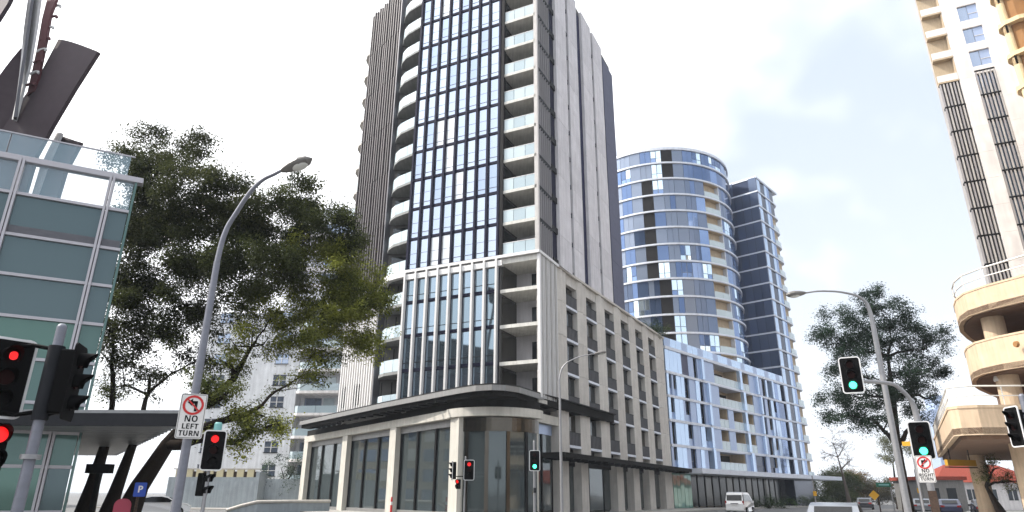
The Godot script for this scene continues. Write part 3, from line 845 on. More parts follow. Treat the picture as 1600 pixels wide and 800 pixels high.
func square_tower() -> void:
	var c := Vector3(48.17, 0, -117.05)
	var t := thing("square_tower", "square dark blue glass tower with white floor bands right of the round tower", "tower", c)
	var S := Fr.new(c, Vector3(0.671, 0, -0.742), Vector3(0.742, 0, 0.671))
	var Q := Fr.new(c, Vector3(-0.742, 0, -0.671), Vector3(-0.671, 0, 0.742))
	var w := 10.7
	prism(t, "wall", PackedVector2Array([S.q(0.05, -0.4), S.q(w - 1.9, -0.4), S.q(w - 0.2, -2.4), S.q(w - 0.2, -15.6), S.q(0.4, -15.6)]), 0.0, 60.9, M.blue_night)
	for k in 18:
		var y := 61.2 - 3.15 * (k + 1)
		var top := y + 2.98
		# rounded slab on the street side with its white edge
		var edge := PackedVector2Array([S.q(0, -15), S.q(-0.04, 0.10), S.q(w - 3.0, 0.10), S.q(w - 1.2, 0.02), S.q(w - 0.3, -0.5), S.q(w + 0.1, -1.6), S.q(w + 0.1, -15)])
		prism(t, "slab_band", edge, y - 0.15, y + 0.14, M.band)
		for i in 9:                      # dark left face
			box(t, "slate_panel", Q, 1.6 * i + 0.03, 1.6 * i + 1.57, y + 0.14, top, -0.4, 0.06, M.blue_slate if rng.randf() < 0.55 else M.blue_slate_b, 0.008)
			if k == 0 and i < 3: break
		if k == 0:
			for i in range(3, 9):
				box(t, "slate_panel", Q, 1.6 * i + 0.03, 1.6 * i + 1.57, y + 0.14, top, -0.4, 0.06, M.blue_slate)
		var bays := [[0.0, 1.0, "l"], [1.0, 1.9, "l"], [1.9, 3.0, "n"], [3.0, 4.1, "n"], [4.1, 5.3, "l"], [5.3, 6.5, "m"]]
		if k < 2: bays.append_array([[6.5, 7.5, "n"], [7.5, 8.6, "n"]])
		for b in bays:
			var m: Material = M.blue_light if b[2] == "l" else M.blue_mid if b[2] == "m" else M.blue_night
			box(t, "window_panel" if b[2] == "n" else "light_panel", S, b[0] + 0.02, b[1] - 0.02, y + 0.14, top, -0.4, -0.04 if b[2] != "n" else -0.12, m, 0.012)
		if k >= 2:
			var h := holder(t, "balcony")
			box(h, "back_wall", S, 6.5, 9.0, y + 0.14, top, -0.42, -0.36, M.loggia)
			var line := PackedVector2Array([S.q(6.6, 0.0), S.q(w - 2.6, 0.0), S.q(w - 1.2, -0.08), S.q(w - 0.4, -0.6), S.q(w, -1.7)])
			for i in 4:
				var f := seg(line[i], line[i + 1])
				box(h, "balustrade_pane", f, 0.02, line[i].distance_to(line[i + 1]) - 0.02, y + 0.16, y + 1.2, -0.02, 0.02, M.balus)
	box(t, "roof_rim", S, -0.05, w, 60.9, 61.3, -15, 0.1, M.band)

# ---------------------------------------------------------------- white block behind the big trees
func white_block() -> void:
	var t := thing("white_apartment_block", "white rendered apartment block with rounded balconies behind the big fig trees", "apartment building", Vector3(-34, 0, -95))
	var Wf := Fr.new(Vector3(-46, 0, -96), Vector3(1, 0, 0.06), Vector3(-0.06, 0, 1))
	prism(t, "wall", PackedVector2Array([Wf.q(0, -0.02), Wf.q(15.2, -0.02), Wf.q(15.2, -2.2), Wf.q(30, -2.2), Wf.q(30, -18), Wf.q(0, -18)]), 0.0, 27.0, M.white_wall_b)
	for k in 8:
		var y := 3.0 + 3.1 * k
		for a in [2.4, 11.6]:
			var h := holder(t, "window")
			box(h, "pane", Wf, a, a + 1.9, y + 0.9, y + 2.3, -0.1, 0.0, M.glass_tower_b)
			box(h, "frame", Wf, a + 0.9, a + 1.0, y + 0.9, y + 2.3, 0.0, 0.06, M.sign_white)
			box(h, "frame", Wf, a - 0.05, a + 1.95, y + 1.55, y + 1.62, 0.0, 0.06, M.sign_white)
			box(h, "sill", Wf, a - 0.1, a + 2.0, y + 0.8, y + 0.9, -0.05, 0.12, M.glass_dark)
			box(h, "head", Wf, a - 0.05, a + 1.95, y + 2.3, y + 2.38, -0.05, 0.05, M.steel_dark)
		var out := PackedVector2Array([Wf.q(15.3, 0.2), Wf.q(15.9, 0.6), Wf.q(18.5, 0.7), Wf.q(21.5, 0.7), Wf.q(22.6, 0.4), Wf.q(23.2, -0.4)])
		balcony(t, out, PackedVector2Array([Wf.q(23.2, -2.2), Wf.q(15.3, -2.2)]), y, M.white_wall, 0.35, 1.0, 0.1)
		box(t, "balcony_window", Wf, 15.8, 18.3, y + 0.1, y + 2.4, -2.2, -2.12, M.glass_tower_b)
		box(t, "balcony_window", Wf, 18.6, 20.2, y + 0.1, y + 2.4, -2.2, -2.12, M.balus)
		box(t, "balcony_post", Wf, 22.2, 22.5, y, y + 2.8, -0.4, -0.1, M.stone)
	# the taller part seen beside the dark tower
	var u := thing("white_upper_block", "pale flat-topped block showing between the trees and the dark tower", "apartment building", Vector3(-26, 0, -112))
	prism(u, "wall", PackedVector2Array([Vector2(-40, -112), Vector2(-22, -112), Vector2(-22, -128), Vector2(-40, -128)]), 0, 51.5, M.white_wall_b)
	var uf := Fr.new(Vector3(-40, 0, -112), Vector3(1, 0, 0), Vector3(0, 0, 1))
	for k in 4:
		box(u, "slab_band", uf, -0.3, 18.3, 36.0 + 3.2 * k, 36.5 + 3.2 * k, -2, 0.8, M.white_wall)
		box(u, "window", uf, 6, 17.6, 37.0 + 3.2 * k, 38.7 + 3.2 * k, -0.1, 0.05, M.glass_tower_b)

func opposite_block() -> void:
	# across the side street, outside the frame: it shows in the podium glass
	var t := thing("office_block", "dark glass office block across the side street, mirrored in the podium windows", "office building", Vector3(-58, 0, -20))
	var v := thing("low_office_block", "low sand coloured block down the side street, mirrored in the shopfront glass", "office building", Vector3(-64, 0, -75))
	var e := Fr.new(Vector3(-64, 0, -97), Vector3(0, 0, 1), Vector3(1, 0, 0))
	prism(v, "wall", PackedVector2Array([e.q(0, -0.1), e.q(43, -0.1), e.q(43, -12), e.q(0, -12)]), 0, 13.6, M.loggia)
	for k in 4:
		for i in 10:
			box(v, "window", e, 0.8 + 4.1 * i, 3.6 + 4.1 * i, 0.5 + 3.3 * k, 2.5 + 3.3 * k, -0.1, 0.06, M.blue_deep if (i * 3 + k) % 4 else M.curtain)
	org = t.position
	var f := Fr.new(Vector3(-58, 0, -48), Vector3(0.1, 0, 1), Vector3(1, 0, -0.1))
	prism(t, "wall", PackedVector2Array([f.q(0, -0.1), f.q(56, -0.1), f.q(56, -18), f.q(0, -18)]), 0, 27.5, M.core)
	for k in 8:
		box(t, "window_band", f, 0.3, 55.7, 0.6 + 3.4 * k, 3.0 + 3.4 * k, -0.05, 0.05, M.night_glass)
		box(t, "sun_shelf", f, 0, 56, 3.2 + 3.4 * k, 3.4 + 3.4 * k, 0, 0.6, M.fascia_dark)
		for i in 15:
			box(t, "window_post", f, 0.2 + 3.96 * i, 0.4 + 3.96 * i, 0.6 + 3.4 * k, 3.0 + 3.4 * k, 0.05, 0.15, M.black)

func garden_wall() -> void:
	var t := thing("boundary_wall", "long grey rendered boundary wall topped with small straw-coloured blocks", "wall", Vector3(-32, 0, -78))
	var f := Fr.new(Vector3(-38.5, 0, -78), Vector3(1, 0, 0.02), Vector3(-0.02, 0, 1))
	box(t, "wall_face", f, 0, 10.2, 0, 3.35, -0.4, 0, M.grey_wall)
	box(t, "wall_face", f, 10.2, 18.5, 0, 3.2, -2.4, -2.0, M.grey_wall)
	box(t, "wall_return", f, 9.9, 10.3, 0, 3.9, -2.4, 0.1, M.grey_wall)
	for i in 8:
		box(t, "cap_block", f, 0.7 + 1.16 * i, 1.45 + 1.16 * i, 3.35, 4.15, -0.38, -0.02, M.straw)
		box(t, "cap_gap", f, 1.45 + 1.16 * i, 1.86 + 1.16 * i, 3.35, 3.95, -0.36, -0.20, M.wood)
	box(t, "cap_rail", f, 0.4, 10.2, 4.15, 4.28, -0.42, 0.02, M.coping)
	var r := thing("ramp_wall", "low pale grey ramp wall with a light coping left of the shopfronts", "wall", Vector3(-21, 0, -62))
	var g := Geo.new()
	var p := [Vector3(-25.0, 0.25, -62), Vector3(-23.8, 0.62, -62), Vector3(-22.4, 0.95, -62), Vector3(-20.0, 0.98, -63.5), Vector3(-17.0, 0.98, -66)]
	for i in 4:
		var a: Vector3 = p[i]
		var b: Vector3 = p[i + 1]
		var e := (b - a).normalized()
		var nn := Vector3(-e.z, 0, e.x)
		var off := -nn * 0.35 - org
		g.quad(a - org, b - org, Vector3(b.x, 0, b.z) - org, Vector3(a.x, 0, a.z) - org, nn)
		g.quad(a - org, b - org, b + off, a + off, Vector3.UP)
		g.quad(a + off, b + off, Vector3(b.x, 0, b.z) + off, Vector3(a.x, 0, a.z) + off, -nn)
	var mi := put(r, "wall_face", g.mesh(), M.grey_wall)
	mi.position = Vector3.ZERO
	tube(r, "coping", PackedVector3Array(p), PackedFloat32Array([0.14]), M.coping, 8)
	shrub("garden_shrub", "dense dark shrub rising behind the grey wall left of the shopfronts", Vector3(-26.2, 2.4, -80.5), Vector3(3.2, 2.4, 1.6), Color(0.018, 0.035, 0.02), 70, "")

# ---------------------------------------------------------------- right-hand side
func white_tower() -> void:
	var c := Vector3(49.3, 0, -64.6)
	var t := thing("white_tower", "tall white apartment tower with two columns of dark slatted screens", "tower", c)
	var f := Fr.new(c, Vector3(0.903, 0, 0.429), Vector3(-0.429, 0, 0.903))
	prism(t, "wall", PackedVector2Array([f.q(0.05, -1.6), f.q(2.0, -1.6), f.q(2.0, -0.35), f.q(18, -0.35), f.q(18, -14), f.q(3.3, -14)]), 0, 64.4, M.white_wall)
	for k in 20:
		var y := 46.6 - 3.15 * (14 - k)
		if y < 0: continue
		# white wall in storey-high panels
		box(t, "wall_panel", f, 2.02, 3.57, y, y + 3.135, -0.36, 0.0, M.white_wall)
		box(t, "wall_panel", f, 5.5, 9.6, y, y + 3.135, -0.36, 0.0, M.white_wall)
		box(t, "wall_panel", f, 9.62, 18, y, y + 3.135, -0.36, 0.0, M.white_wall)
		if y < 46.0:
			var h := holder(t, "screen")
			box(h, "backing", f, 0.08, 2.0, y, y + 3.15, -0.4, -0.3, M.screen_dark)
			box(h, "frame_head", f, 0.02, 2.0, y + 2.9, y + 3.13, -0.6, 0.02, M.black)
			for i in 6:
				var a := 0.04 + 0.33 * i
				box(h, "slat", f, a, a + 0.15, y, y + 2.92, -0.12, 0.03, M.silver_b if i % 2 else M.screen_slat)
		else:
			var h := holder(t, "balcony")
			box(h, "slab", f, 0.0, 2.0, y - 0.12, y + 0.1, -0.7, 0.04, M.loggia)
			box(h, "parapet", f, 0.0, 2.0, y + 0.1, y + 0.95, -0.12, 0.02, M.white_wall)
			box(h, "back_wall", f, 0.0, 2.0, y + 0.1, y + 3.0, -0.75, -0.62, M.loggia)
			box(h, "side_wall", f, 1.9, 2.01, y + 0.1, y + 3.0, -0.7, -0.05, M.loggia)
		var z := y + 0.7
		if z < 46.6:
			var h := holder(t, "screen")
			box(h, "backing", f, 3.57, 5.5, z, z + 3.15, -0.36, -0.3, M.glass_tower_b)
			box(h, "frame_head", f, 3.57, 5.5, z + 2.9, z + 3.13, -0.3, 0.01, M.black)
			for i in 6:
				var a := 3.6 + 0.345 * i
				box(h, "slat", f, a, a + 0.14, z, z + 2.92, -0.10, 0.03, M.silver_b if i % 2 else M.screen_slat)
		else:
			var h := holder(t, "window")
			box(h, "pane", f, 3.57, 4.5, z + 0.5, z + 2.6, -0.3, -0.2, M.glass_tower_b, 0.01)
			box(h, "pane", f, 4.55, 5.5, z + 0.5, z + 2.6, -0.3, -0.2, M.blue_grey, 0.01)
			box(h, "transom", f, 4.55, 5.5, z + 1.4, z + 1.46, -0.2, -0.15, M.sign_white)
			box(h, "spandrel", f, 3.57, 5.5, z - 0.45, z + 0.5, -0.36, 0.0, M.white_wall)
			box(h, "head", f, 3.57, 5.5, z + 2.6, z + 2.72, -0.36, 0.0, M.white_wall)

func beige_building() -> void:
	var t := thing("beige_building", "beige rendered corner building with rounded balcony tiers and thick columns", "building", Vector3(26, 0, -34))
	var up := PackedVector2Array([Vector2(33, -44.5), Vector2(27.9, -39.5), Vector2(26.3, -37.7), Vector2(25.4, -36.4), Vector2(24.75, -35.2), Vector2(24.4, -34.0), Vector2(24.6, -32.7), Vector2(25.5, -30.5), Vector2(29.5, -24.0)])
	var inner := PackedVector2Array([Vector2(40, -24), Vector2(40, -44.5)])
	for lv in [[10.75, 12.05, "upper"], [7.65, 9.35, "mid"]]:
		var y0: float = lv[0]
		var h := holder(t, "balcony")
		var poly := up.duplicate()
		poly.append_array(inner)
		prism(h, "slab", poly, y0 + 0.02, y0 + 0.3, M.beige_dark)
		strip(h, "parapet", up, y0, lv[1], -0.22, M.beige)
		strip(h, "parapet_lip", offset_line(up, 0.03), lv[1] - 0.1, lv[1], -0.3, M.beige)
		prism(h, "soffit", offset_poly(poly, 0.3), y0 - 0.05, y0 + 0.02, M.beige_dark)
	railing(t, offset_line(up, -0.1), 12.05, 0.95)
	var low := PackedVector2Array([Vector2(33.0, -53), Vector2(22.0, -33.7), Vector2(22.1, -33.1), Vector2(22.8, -32.7), Vector2(27, -32.4), Vector2(38, -32.1)])
	var lp := low.duplicate()
	lp.append(Vector2(40, -53))
	var hb := holder(t, "balcony")
	prism(hb, "slab", lp, 4.55, 4.85, M.beige_dark)
	strip(hb, "parapet", low, 4.5, 5.9, -0.25, M.beige)
	strip(hb, "parapet_lip", offset_line(low, 0.04), 5.78, 5.92, -0.3, M.beige)
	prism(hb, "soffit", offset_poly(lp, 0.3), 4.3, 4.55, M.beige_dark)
	railing(t, offset_line(low, -0.12), 5.9, 0.95)
	var cyl := arc(Vector2(25.75, -34.2), 0.52, 0, 340, 17)
	prism(t, "column", cyl, 4.8, 12.0, M.beige)
	prism(t, "column", arc(Vector2(26.75, -35.2), 0.85, 0, 340, 17), 0, 4.4, M.beige)
	prism(t, "column", arc(Vector2(31.2, -46), 0.5, 0, 340, 17), 0, 4.4, M.beige)
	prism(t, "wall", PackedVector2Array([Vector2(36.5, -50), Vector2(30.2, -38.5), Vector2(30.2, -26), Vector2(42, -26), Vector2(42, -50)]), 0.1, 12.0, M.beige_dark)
	var gw := seg(Vector2(36.5, -50), Vector2(30.2, -38.5))
	for i in 5:
		box(t, "shop_pane", gw, 0.4 + 2.2 * i, 2.4 + 2.2 * i, 0.4, 3.6, 0.02, 0.08, M.glass_dark)
	var gf := seg(Vector2(30.2, -38.5), Vector2(30.2, -26))
	box(t, "pale_window", gf, 0.5, 2.6, 5.2, 7.4, -0.1, 0.06, M.blue_grey)
	box(t, "teal_shopfront", gf, 0.2, 4.5, 0.3, 3.8, 0.0, 0.08, M.glass_dark)
	# ceiling lamps and a small vent on the parapet
	put(t, "downlight", lathe([[0.0, 0.0], [0.16, 0.0], [0.18, 0.1], [0.12, 0.28], [0.0, 0.3]]), M.sign_white, Transform3D(Basis(), Vector3(25.3, 7.32, -34.3)))
	put(t, "vent", lathe([[0.0, 0.0], [0.16, 0.0], [0.14, 0.12], [0.0, 0.12]]), M.ochre, Transform3D(Basis(Vector3.BACK, PI / 2), Vector3(24.72, 8.7, -31.6)))
	# the yellow hanging sign under the lowest tier
	var s := thing("hanging_sign", "yellow box sign hanging under the beige building's lowest balcony", "sign", Vector3(26.5, 3.3, -40.5))
	cube(s, "sign_box", Vector3(26.5, 3.55, -40.5), Vector3(2.2, 0.34, 0.2), M.ochre_sign, 0.3)
	cube(s, "sign_trim", Vector3(26.5, 3.30, -40.5), Vector3(2.24, 0.06, 0.24), M.wood, 0.3)
	tube(s, "hanger", PackedVector3Array([Vector3(25.8, 3.7, -40.3), Vector3(25.8, 4.35, -40.3)]), PackedFloat32Array([0.03]), M.black, 6)
	tube(s, "hanger", PackedVector3Array([Vector3(27.2, 3.7, -40.7), Vector3(27.2, 4.35, -40.7)]), PackedFloat32Array([0.03]), M.black, 6)
	# balconies of the cream tower cut by the frame's top right corner
	var u := thing("cream_tower", "cream tower with rounded balcony edges cut off by the top right corner", "tower", Vector3(46, 0, -46))
	prism(u, "wall", PackedVector2Array([Vector2(46.5, -47), Vector2(58, -42), Vector2(63, -50), Vector2(52, -51)]), 0, 52, M.cream)
	for k in 5:
		var y := 33.4 + 3.1 * k
		var x := 41.75
		var ol := PackedVector2Array([Vector2(x + 2.6, -48.0), Vector2(x + 0.5, -47.0), Vector2(x + 0.05, -46.4), Vector2(x + 0.15, -45.8), Vector2(x + 0.8, -45.0), Vector2(x + 8.0, -42.0)])
		var h := holder(u, "balcony")
		var pl := ol.duplicate()
		pl.append_array([Vector2(50, -46), Vector2(48, -48.5)])
		prism(h, "slab", pl, y - 0.1, y + 0.28, M.cream)
		prism(h, "recess", offset_poly(pl, 0.55), y + 0.28, y + 3.0, M.ochre)
		prism(h, "blade", arc(Vector2(x + 0.5, -46.1), 0.30, 0, 330, 11), y - 0.9, y + 3.0, M.cream)
		prism(h, "blade", arc(Vector2(x + 2.1, -44.7), 0.34, 0, 330, 11), y - 0.9, y + 3.0, M.cream)

func offset_poly(p: PackedVector2Array, by: float) -> PackedVector2Array:
	var r := Geometry2D.offset_polygon(p, -by, Geometry2D.JOIN_MITER)
	return r[0] if r.size() > 0 else p

func railing(par: Node3D, line: PackedVector2Array, y: float, h: float) -> void:
	var r := holder(par, "railing")
	for lv in [0.5, 1.0]:
		var pts := PackedVector3Array()
		for p in line: pts.append(Vector3(p.x, y + h * lv, p.y))
		tube(r, "rail", pts, PackedFloat32Array([0.045 if lv == 1.0 else 0.03]), M.rail, 6)
	for i in line.size() - 1:
		var n := maxi(1, int(line[i].distance_to(line[i + 1]) / 1.3))
		for k in n:
			var p := line[i].lerp(line[i + 1], float(k) / n)
			tube(r, "post", PackedVector3Array([Vector3(p.x, y, p.y), Vector3(p.x, y + h, p.y)]), PackedFloat32Array([0.03]), M.rail, 6)

func lathe(profile: Array, sides := 16) -> ArrayMesh:
	var g := Geo.new()
	for i in profile.size() - 1:
		var r0: float = profile[i][0]
		var y0: float = profile[i][1]
		var r1: float = profile[i + 1][0]
		var y1: float = profile[i + 1][1]
		var sl := Vector2(y1 - y0, -(r1 - r0)).normalized()
		for k in sides:
			var a := TAU * k / sides
			var b := TAU * (k + 1) / sides
			var da := Vector3(cos(a), 0, sin(a))
			var db := Vector3(cos(b), 0, sin(b))
			var na := da * sl.x + Vector3.UP * sl.y
			var nb := db * sl.x + Vector3.UP * sl.y
			g.quad(da * r0 + Vector3.UP * y0, db * r0 + Vector3.UP * y0, db * r1 + Vector3.UP * y1, da * r1 + Vector3.UP * y1, na, nb, nb, na)
	return g.mesh()
# ---------------------------------------------------------------- left-hand side
func patch(par: Node3D, called: String, right: Array, left: Array, bulge: float, thick: float, m: Material) -> void:
	var g := Geo.new()
	var n := 7
	var grid: Array = []
	for i in right.size():
		var row: Array = []
		var r: Vector3 = right[i]
		var l: Vector3 = left[i]
		var j := mini(i + 1, right.size() - 1)
		var k := maxi(i - 1, 0)
		var nn: Vector3 = (l - r).cross((right[j] as Vector3) - (right[k] as Vector3)).normalized()
		for q in n:
			var s := float(q) / (n - 1)
			row.append([r.lerp(l, s) + nn * bulge * 4.0 * s * (1.0 - s) - org, nn])
		grid.append(row)
	for i in right.size() - 1:
		for q in n - 1:
			var a: Array = grid[i][q]
			var b: Array = grid[i][q + 1]
			var c: Array = grid[i + 1][q + 1]
			var d: Array = grid[i + 1][q]
			for s in [-0.5, 0.5]:
				g.quad(a[0] + a[1] * thick * s, b[0] + b[1] * thick * s, c[0] + c[1] * thick * s, d[0] + d[1] * thick * s, a[1] * signf(s), b[1] * signf(s), c[1] * signf(s), d[1] * signf(s))
	var rim: Array = []
	for q in n: rim.append(grid[0][q])
	for i in range(1, grid.size()): rim.append(grid[i][n - 1])
	for q in range(n - 2, -1, -1): rim.append(grid[grid.size() - 1][q])
	for i in range(grid.size() - 2, -1, -1): rim.append(grid[i][0])
	for i in rim.size() - 1:
		var a: Array = rim[i]
		var b: Array = rim[i + 1]
		var e: Vector3 = ((b[0] as Vector3) - (a[0] as Vector3)).cross(a[1]).normalized()
		g.quad(a[0] - a[1] * thick / 2, a[0] + a[1] * thick / 2, b[0] + b[1] * thick / 2, b[0] - b[1] * thick / 2, e)
	var o := put(par, called, g.mesh(), m)
	o.position = Vector3.ZERO

func flared_roof() -> void:
	var t := thing("flared_roof_building", "dark maroon building with flared curved roof vanes above the teal glass building", "building", Vector3(-29, 0, -33))
	prism(t, "wall", PackedVector2Array([Vector2(-24.0, -31.5), Vector2(-33, -31.5), Vector2(-36, -38), Vector2(-27.5, -38)]), 0, 16.4, M.maroon)
	patch(t, "roof_vane", [Vector3(-22.70, 24.37, -30.10), Vector3(-23.76, 22.25, -30.50), Vector3(-24.69, 20.26, -30.90), Vector3(-25.46, 18.57, -31.30), Vector3(-25.96, 16.50, -31.90)], [Vector3(-25.78, 25.87, -31.0), Vector3(-26.35, 23.98, -31.2), Vector3(-27.2, 22.01, -31.4), Vector3(-28.3, 19.9, -31.8), Vector3(-29.5, 16.0, -32.6)], 0.25, 0.22, M.maroon)
	patch(t, "roof_vane", [Vector3(-28.36, 25.74, -31.60), Vector3(-28.15, 24.40, -31.80), Vector3(-27.92, 22.39, -32.00), Vector3(-27.75, 20.65, -32.20), Vector3(-27.61, 16.63, -32.80)], [Vector3(-29.58, 20.98, -31.40), Vector3(-29.66, 20.09, -31.60), Vector3(-29.74, 19.21, -31.80), Vector3(-29.82, 18.34, -32.00), Vector3(-29.85, 15.32, -32.20)], 0.3, 0.22, M.maroon)
	patch(t, "roof_vane", [Vector3(-23.04, 19.27, -31.0), Vector3(-23.36, 18.64, -31.2), Vector3(-23.76, 17.75, -31.4), Vector3(-24.12, 15.9, -31.8)], [Vector3(-25.45, 20.54, -32.4), Vector3(-25.68, 19.57, -32.4), Vector3(-25.91, 18.49, -32.4), Vector3(-26.13, 15.9, -32.6)], -0.25, 0.2, M.maroon)
	patch(t, "pale_vane_edge", [Vector3(-24.9, 20.35, -31.9), Vector3(-25.15, 19.3, -32.0), Vector3(-25.4, 18.2, -32.1), Vector3(-25.7, 16.2, -32.3)], [Vector3(-25.5, 20.6, -32.3), Vector3(-25.7, 19.6, -32.3), Vector3(-25.9, 18.5, -32.3), Vector3(-26.1, 16.2, -32.5)], 0.02, 0.12, M.pale_edge)
	patch(t, "pale_blade", [Vector3(-27.02, 28.91, -30.2), Vector3(-26.73, 26.31, -30.3), Vector3(-26.61, 23.89, -30.5), Vector3(-26.9, 20.6, -30.95)], [Vector3(-28.09, 29.27, -30.6), Vector3(-27.59, 26.63, -30.7), Vector3(-27.23, 24.11, -30.8), Vector3(-26.98, 20.6, -31.05)], 0.1, 0.14, M.pale_edge)
	patch(t, "dark_blade", [Vector3(-27.24, 28.82, -29.9), Vector3(-26.89, 26.14, -29.95), Vector3(-26.64, 24.01, -30.0), Vector3(-26.4, 20.4, -30.3)], [Vector3(-27.74, 28.82, -30.3), Vector3(-27.39, 26.14, -30.35), Vector3(-27.04, 24.01, -30.4), Vector3(-26.6, 20.4, -30.6)], 0.02, 0.14, M.steel_dark)
	patch(t, "maroon_web", [Vector3(-25.9, 28.74, -30.2), Vector3(-26.2, 27.11, -30.4), Vector3(-26.18, 25.52, -30.6), Vector3(-26.2, 22.4, -30.9)], [Vector3(-26.75, 29.2, -30.5), Vector3(-26.75, 27.0, -30.6), Vector3(-26.7, 25.0, -30.8), Vector3(-26.75, 22.2, -31.1)], 0.05, 0.16, M.maroon_b)
	patch(t, "roof_vane", [Vector3(-28.23, 28.72, -30.0), Vector3(-28.4, 27.46, -30.0), Vector3(-28.64, 26.49, -30.0), Vector3(-29.0, 25.19, -30.0)], [Vector3(-32.36, 30.51, -32.0), Vector3(-32.28, 29.55, -32.0), Vector3(-32.21, 28.6, -32.0), Vector3(-32.13, 27.67, -32.0)], 0.1, 0.2, M.maroon)
	tube(t, "mast", PackedVector3Array([Vector3(-31.5, 16, -33.5), Vector3(-31.0, 30, -31.5)]), PackedFloat32Array([0.25, 0.18]), M.steel_dark, 8)
	for i in 8:
		var y := 27.6 - 0.72 * i
		var x := -25.45 - 0.04 * i
		var r := 0.40 - 0.01 * i
		var pts := PackedVector3Array()
		for k in 7:
			var a := PI * (0.15 + 0.75 * k / 6.0)
			pts.append(Vector3(x - 0.85 + r * 1.0 * cos(a - 0.9), y + r * sin(a) * 0.75, -30.5 - 0.03 * i))
		tube(t, "rib", pts, PackedFloat32Array([0.07]), M.maroon_b if i % 2 else M.pale_edge, 6)

func glass_building() -> void:
	var o := Vector3(-17.3, 0, -20.7)
	var t := thing("glass_building", "teal glass office building with pale mullions beside the near traffic signals", "building", o)
	var f := Fr.new(o, Vector3(0.883, 0, -0.469), Vector3(0.469, 0, 0.883))
	prism(t, "wall", PackedVector2Array([f.q(3.45, -0.15), f.q(-16, -0.15), f.q(-16, -12), f.q(-6, -12)]), 0.0, 11.4, M.fascia_dark)
	var rows := [0.2, 1.1, 2.45, 3.5, 4.42, 5.8, 7.16, 8.56, 9.95, 11.45, 12.7]
	var colsx := [-13.85, -11.08, -8.31, -5.54, -2.77, 0.0, 2.77, 3.5]
	for r in rows.size() - 1:
		for i in colsx.size() - 1:
			var m: Material = [M.teal, M.teal_b, M.teal_c][rng.randi() % 3]
			if r >= 7: m = M.teal_c
			if r == 9: m = M.clear
			box(t, "pane", f, colsx[i] + 0.03, colsx[i + 1] - 0.03, rows[r] + 0.04, rows[r + 1] - 0.04, -0.05, -0.02, m, 0.004)
			if r == 8:
				box(t, "pane_shade", f, colsx[i] + 0.06, colsx[i + 1] - 0.06, rows[r] + 0.08, rows[r] + 0.34, -0.02, -0.005, M.steel_dark)
	for y in rows:
		box(t, "transom", f, -13.9, 3.5, y - 0.05, y + 0.05, -0.06, 0.08, M.mullion)
	for a in colsx:
		if a < 3.4:
			box(t, "mullion", f, a - 0.09, a - 0.015, 0.1, 12.75, -0.08, 0.14, M.mullion)
			box(t, "mullion", f, a + 0.015, a + 0.09, 0.1, 12.75, -0.08, 0.14, M.mullion)
	box(t, "roof_rail", f, -13.9, 3.75, 12.66, 12.86, -0.25, 0.1, M.mullion)
	box(t, "corner_trim", f, 3.5, 3.58, 0.1, 12.7, -0.1, 0.06, M.teal_b)
	for i in 4:
		box(t, "roof_balustrade", f, -12.0 + 3.8 * i, -8.24 + 3.8 * i, 12.9, 13.85, -0.42, -0.40, M.clear)
	box(t, "roof_balustrade_rail", f, -12.0, 3.3, 13.85, 13.9, -0.44, -0.38, M.mullion)
	# the word on the glass, partly hidden by the signal
	var tm := TextMesh.new()
	var sf := SystemFont.new()
	sf.font_names = PackedStringArray(["Droid Sans"])
	tm.font = sf
	tm.text = "ZAD"
	tm.font_size = 64
	tm.pixel_size = 0.0115
	tm.depth = 0.05
	put(t, "lettering", tm, M.sign_white, Transform3D(Basis(Vector3.UP.cross(f.n), Vector3.UP, f.n), f.p(1.15, 6.12, 0.12)))
	# flat entrance roof
	var poly := PackedVector2Array([Vector2(-27, -19.5), Vector2(-9.55, -19.5), Vector2(-10.2, -20.6), Vector2(-22, -37.8), Vector2(-27, -37.8)])
	prism(t, "entrance_roof", poly, 3.86, 3.95, M.slat_roof)
	prism(t, "entrance_roof_body", offset_poly(poly, 0.05), 3.6, 3.86, M.fascia_dark)
	box(t, "entrance_fascia", Fr.new(Vector3(-27, 0, -19.5), Vector3.RIGHT, Vector3.BACK), 0, 17.4, 3.50, 3.86, -0.12, 0.0, M.fascia_dark)
	for i in 26:
		var z := -19.9 - 0.66 * i
		var x1 := lerpf(-9.9, -21.8, (-z - 19.9) / 17.6)
		cube(t, "ceiling_slat", Vector3((x1 - 27.0) / 2, 3.57, z), Vector3(x1 + 27.0, 0.07, 0.58), M.slat_roof)

# ---------------------------------------------------------------- plants
func leaf_cluster(k: int, leaf: float, seed_: int) -> ArrayMesh:
	var r := RandomNumberGenerator.new()
	r.seed = seed_
	var g := Geo.new()
	for i in k:
		var c := Vector3(r.randfn(0, 0.42), r.randfn(0, 0.34), r.randfn(0, 0.42))
		var d := Vector3(r.randf_range(-1, 1), r.randf_range(-0.9, 0.5), r.randf_range(-1, 1)).normalized()
		var s := d.cross(Vector3(r.randf_range(-1, 1), 1.5, r.randf_range(-1, 1))).normalized()
		var nn := s.cross(d).normalized()
		var l := leaf * r.randf_range(0.7, 1.25)
		var tip := c + d * l - nn * l * 0.12
		var m1 := c + d * l * 0.45 + s * l * 0.27 + nn * l * 0.04
		var m2 := c + d * l * 0.45 - s * l * 0.27 + nn * l * 0.04
		g.tri(c, m1, tip, (nn + s * 0.2).normalized(), (nn + s * 0.35).normalized(), nn)
		g.tri(c, tip, m2, (nn - s * 0.2).normalized(), nn, (nn - s * 0.35).normalized())
	return g.mesh()

var clusters: Array = []

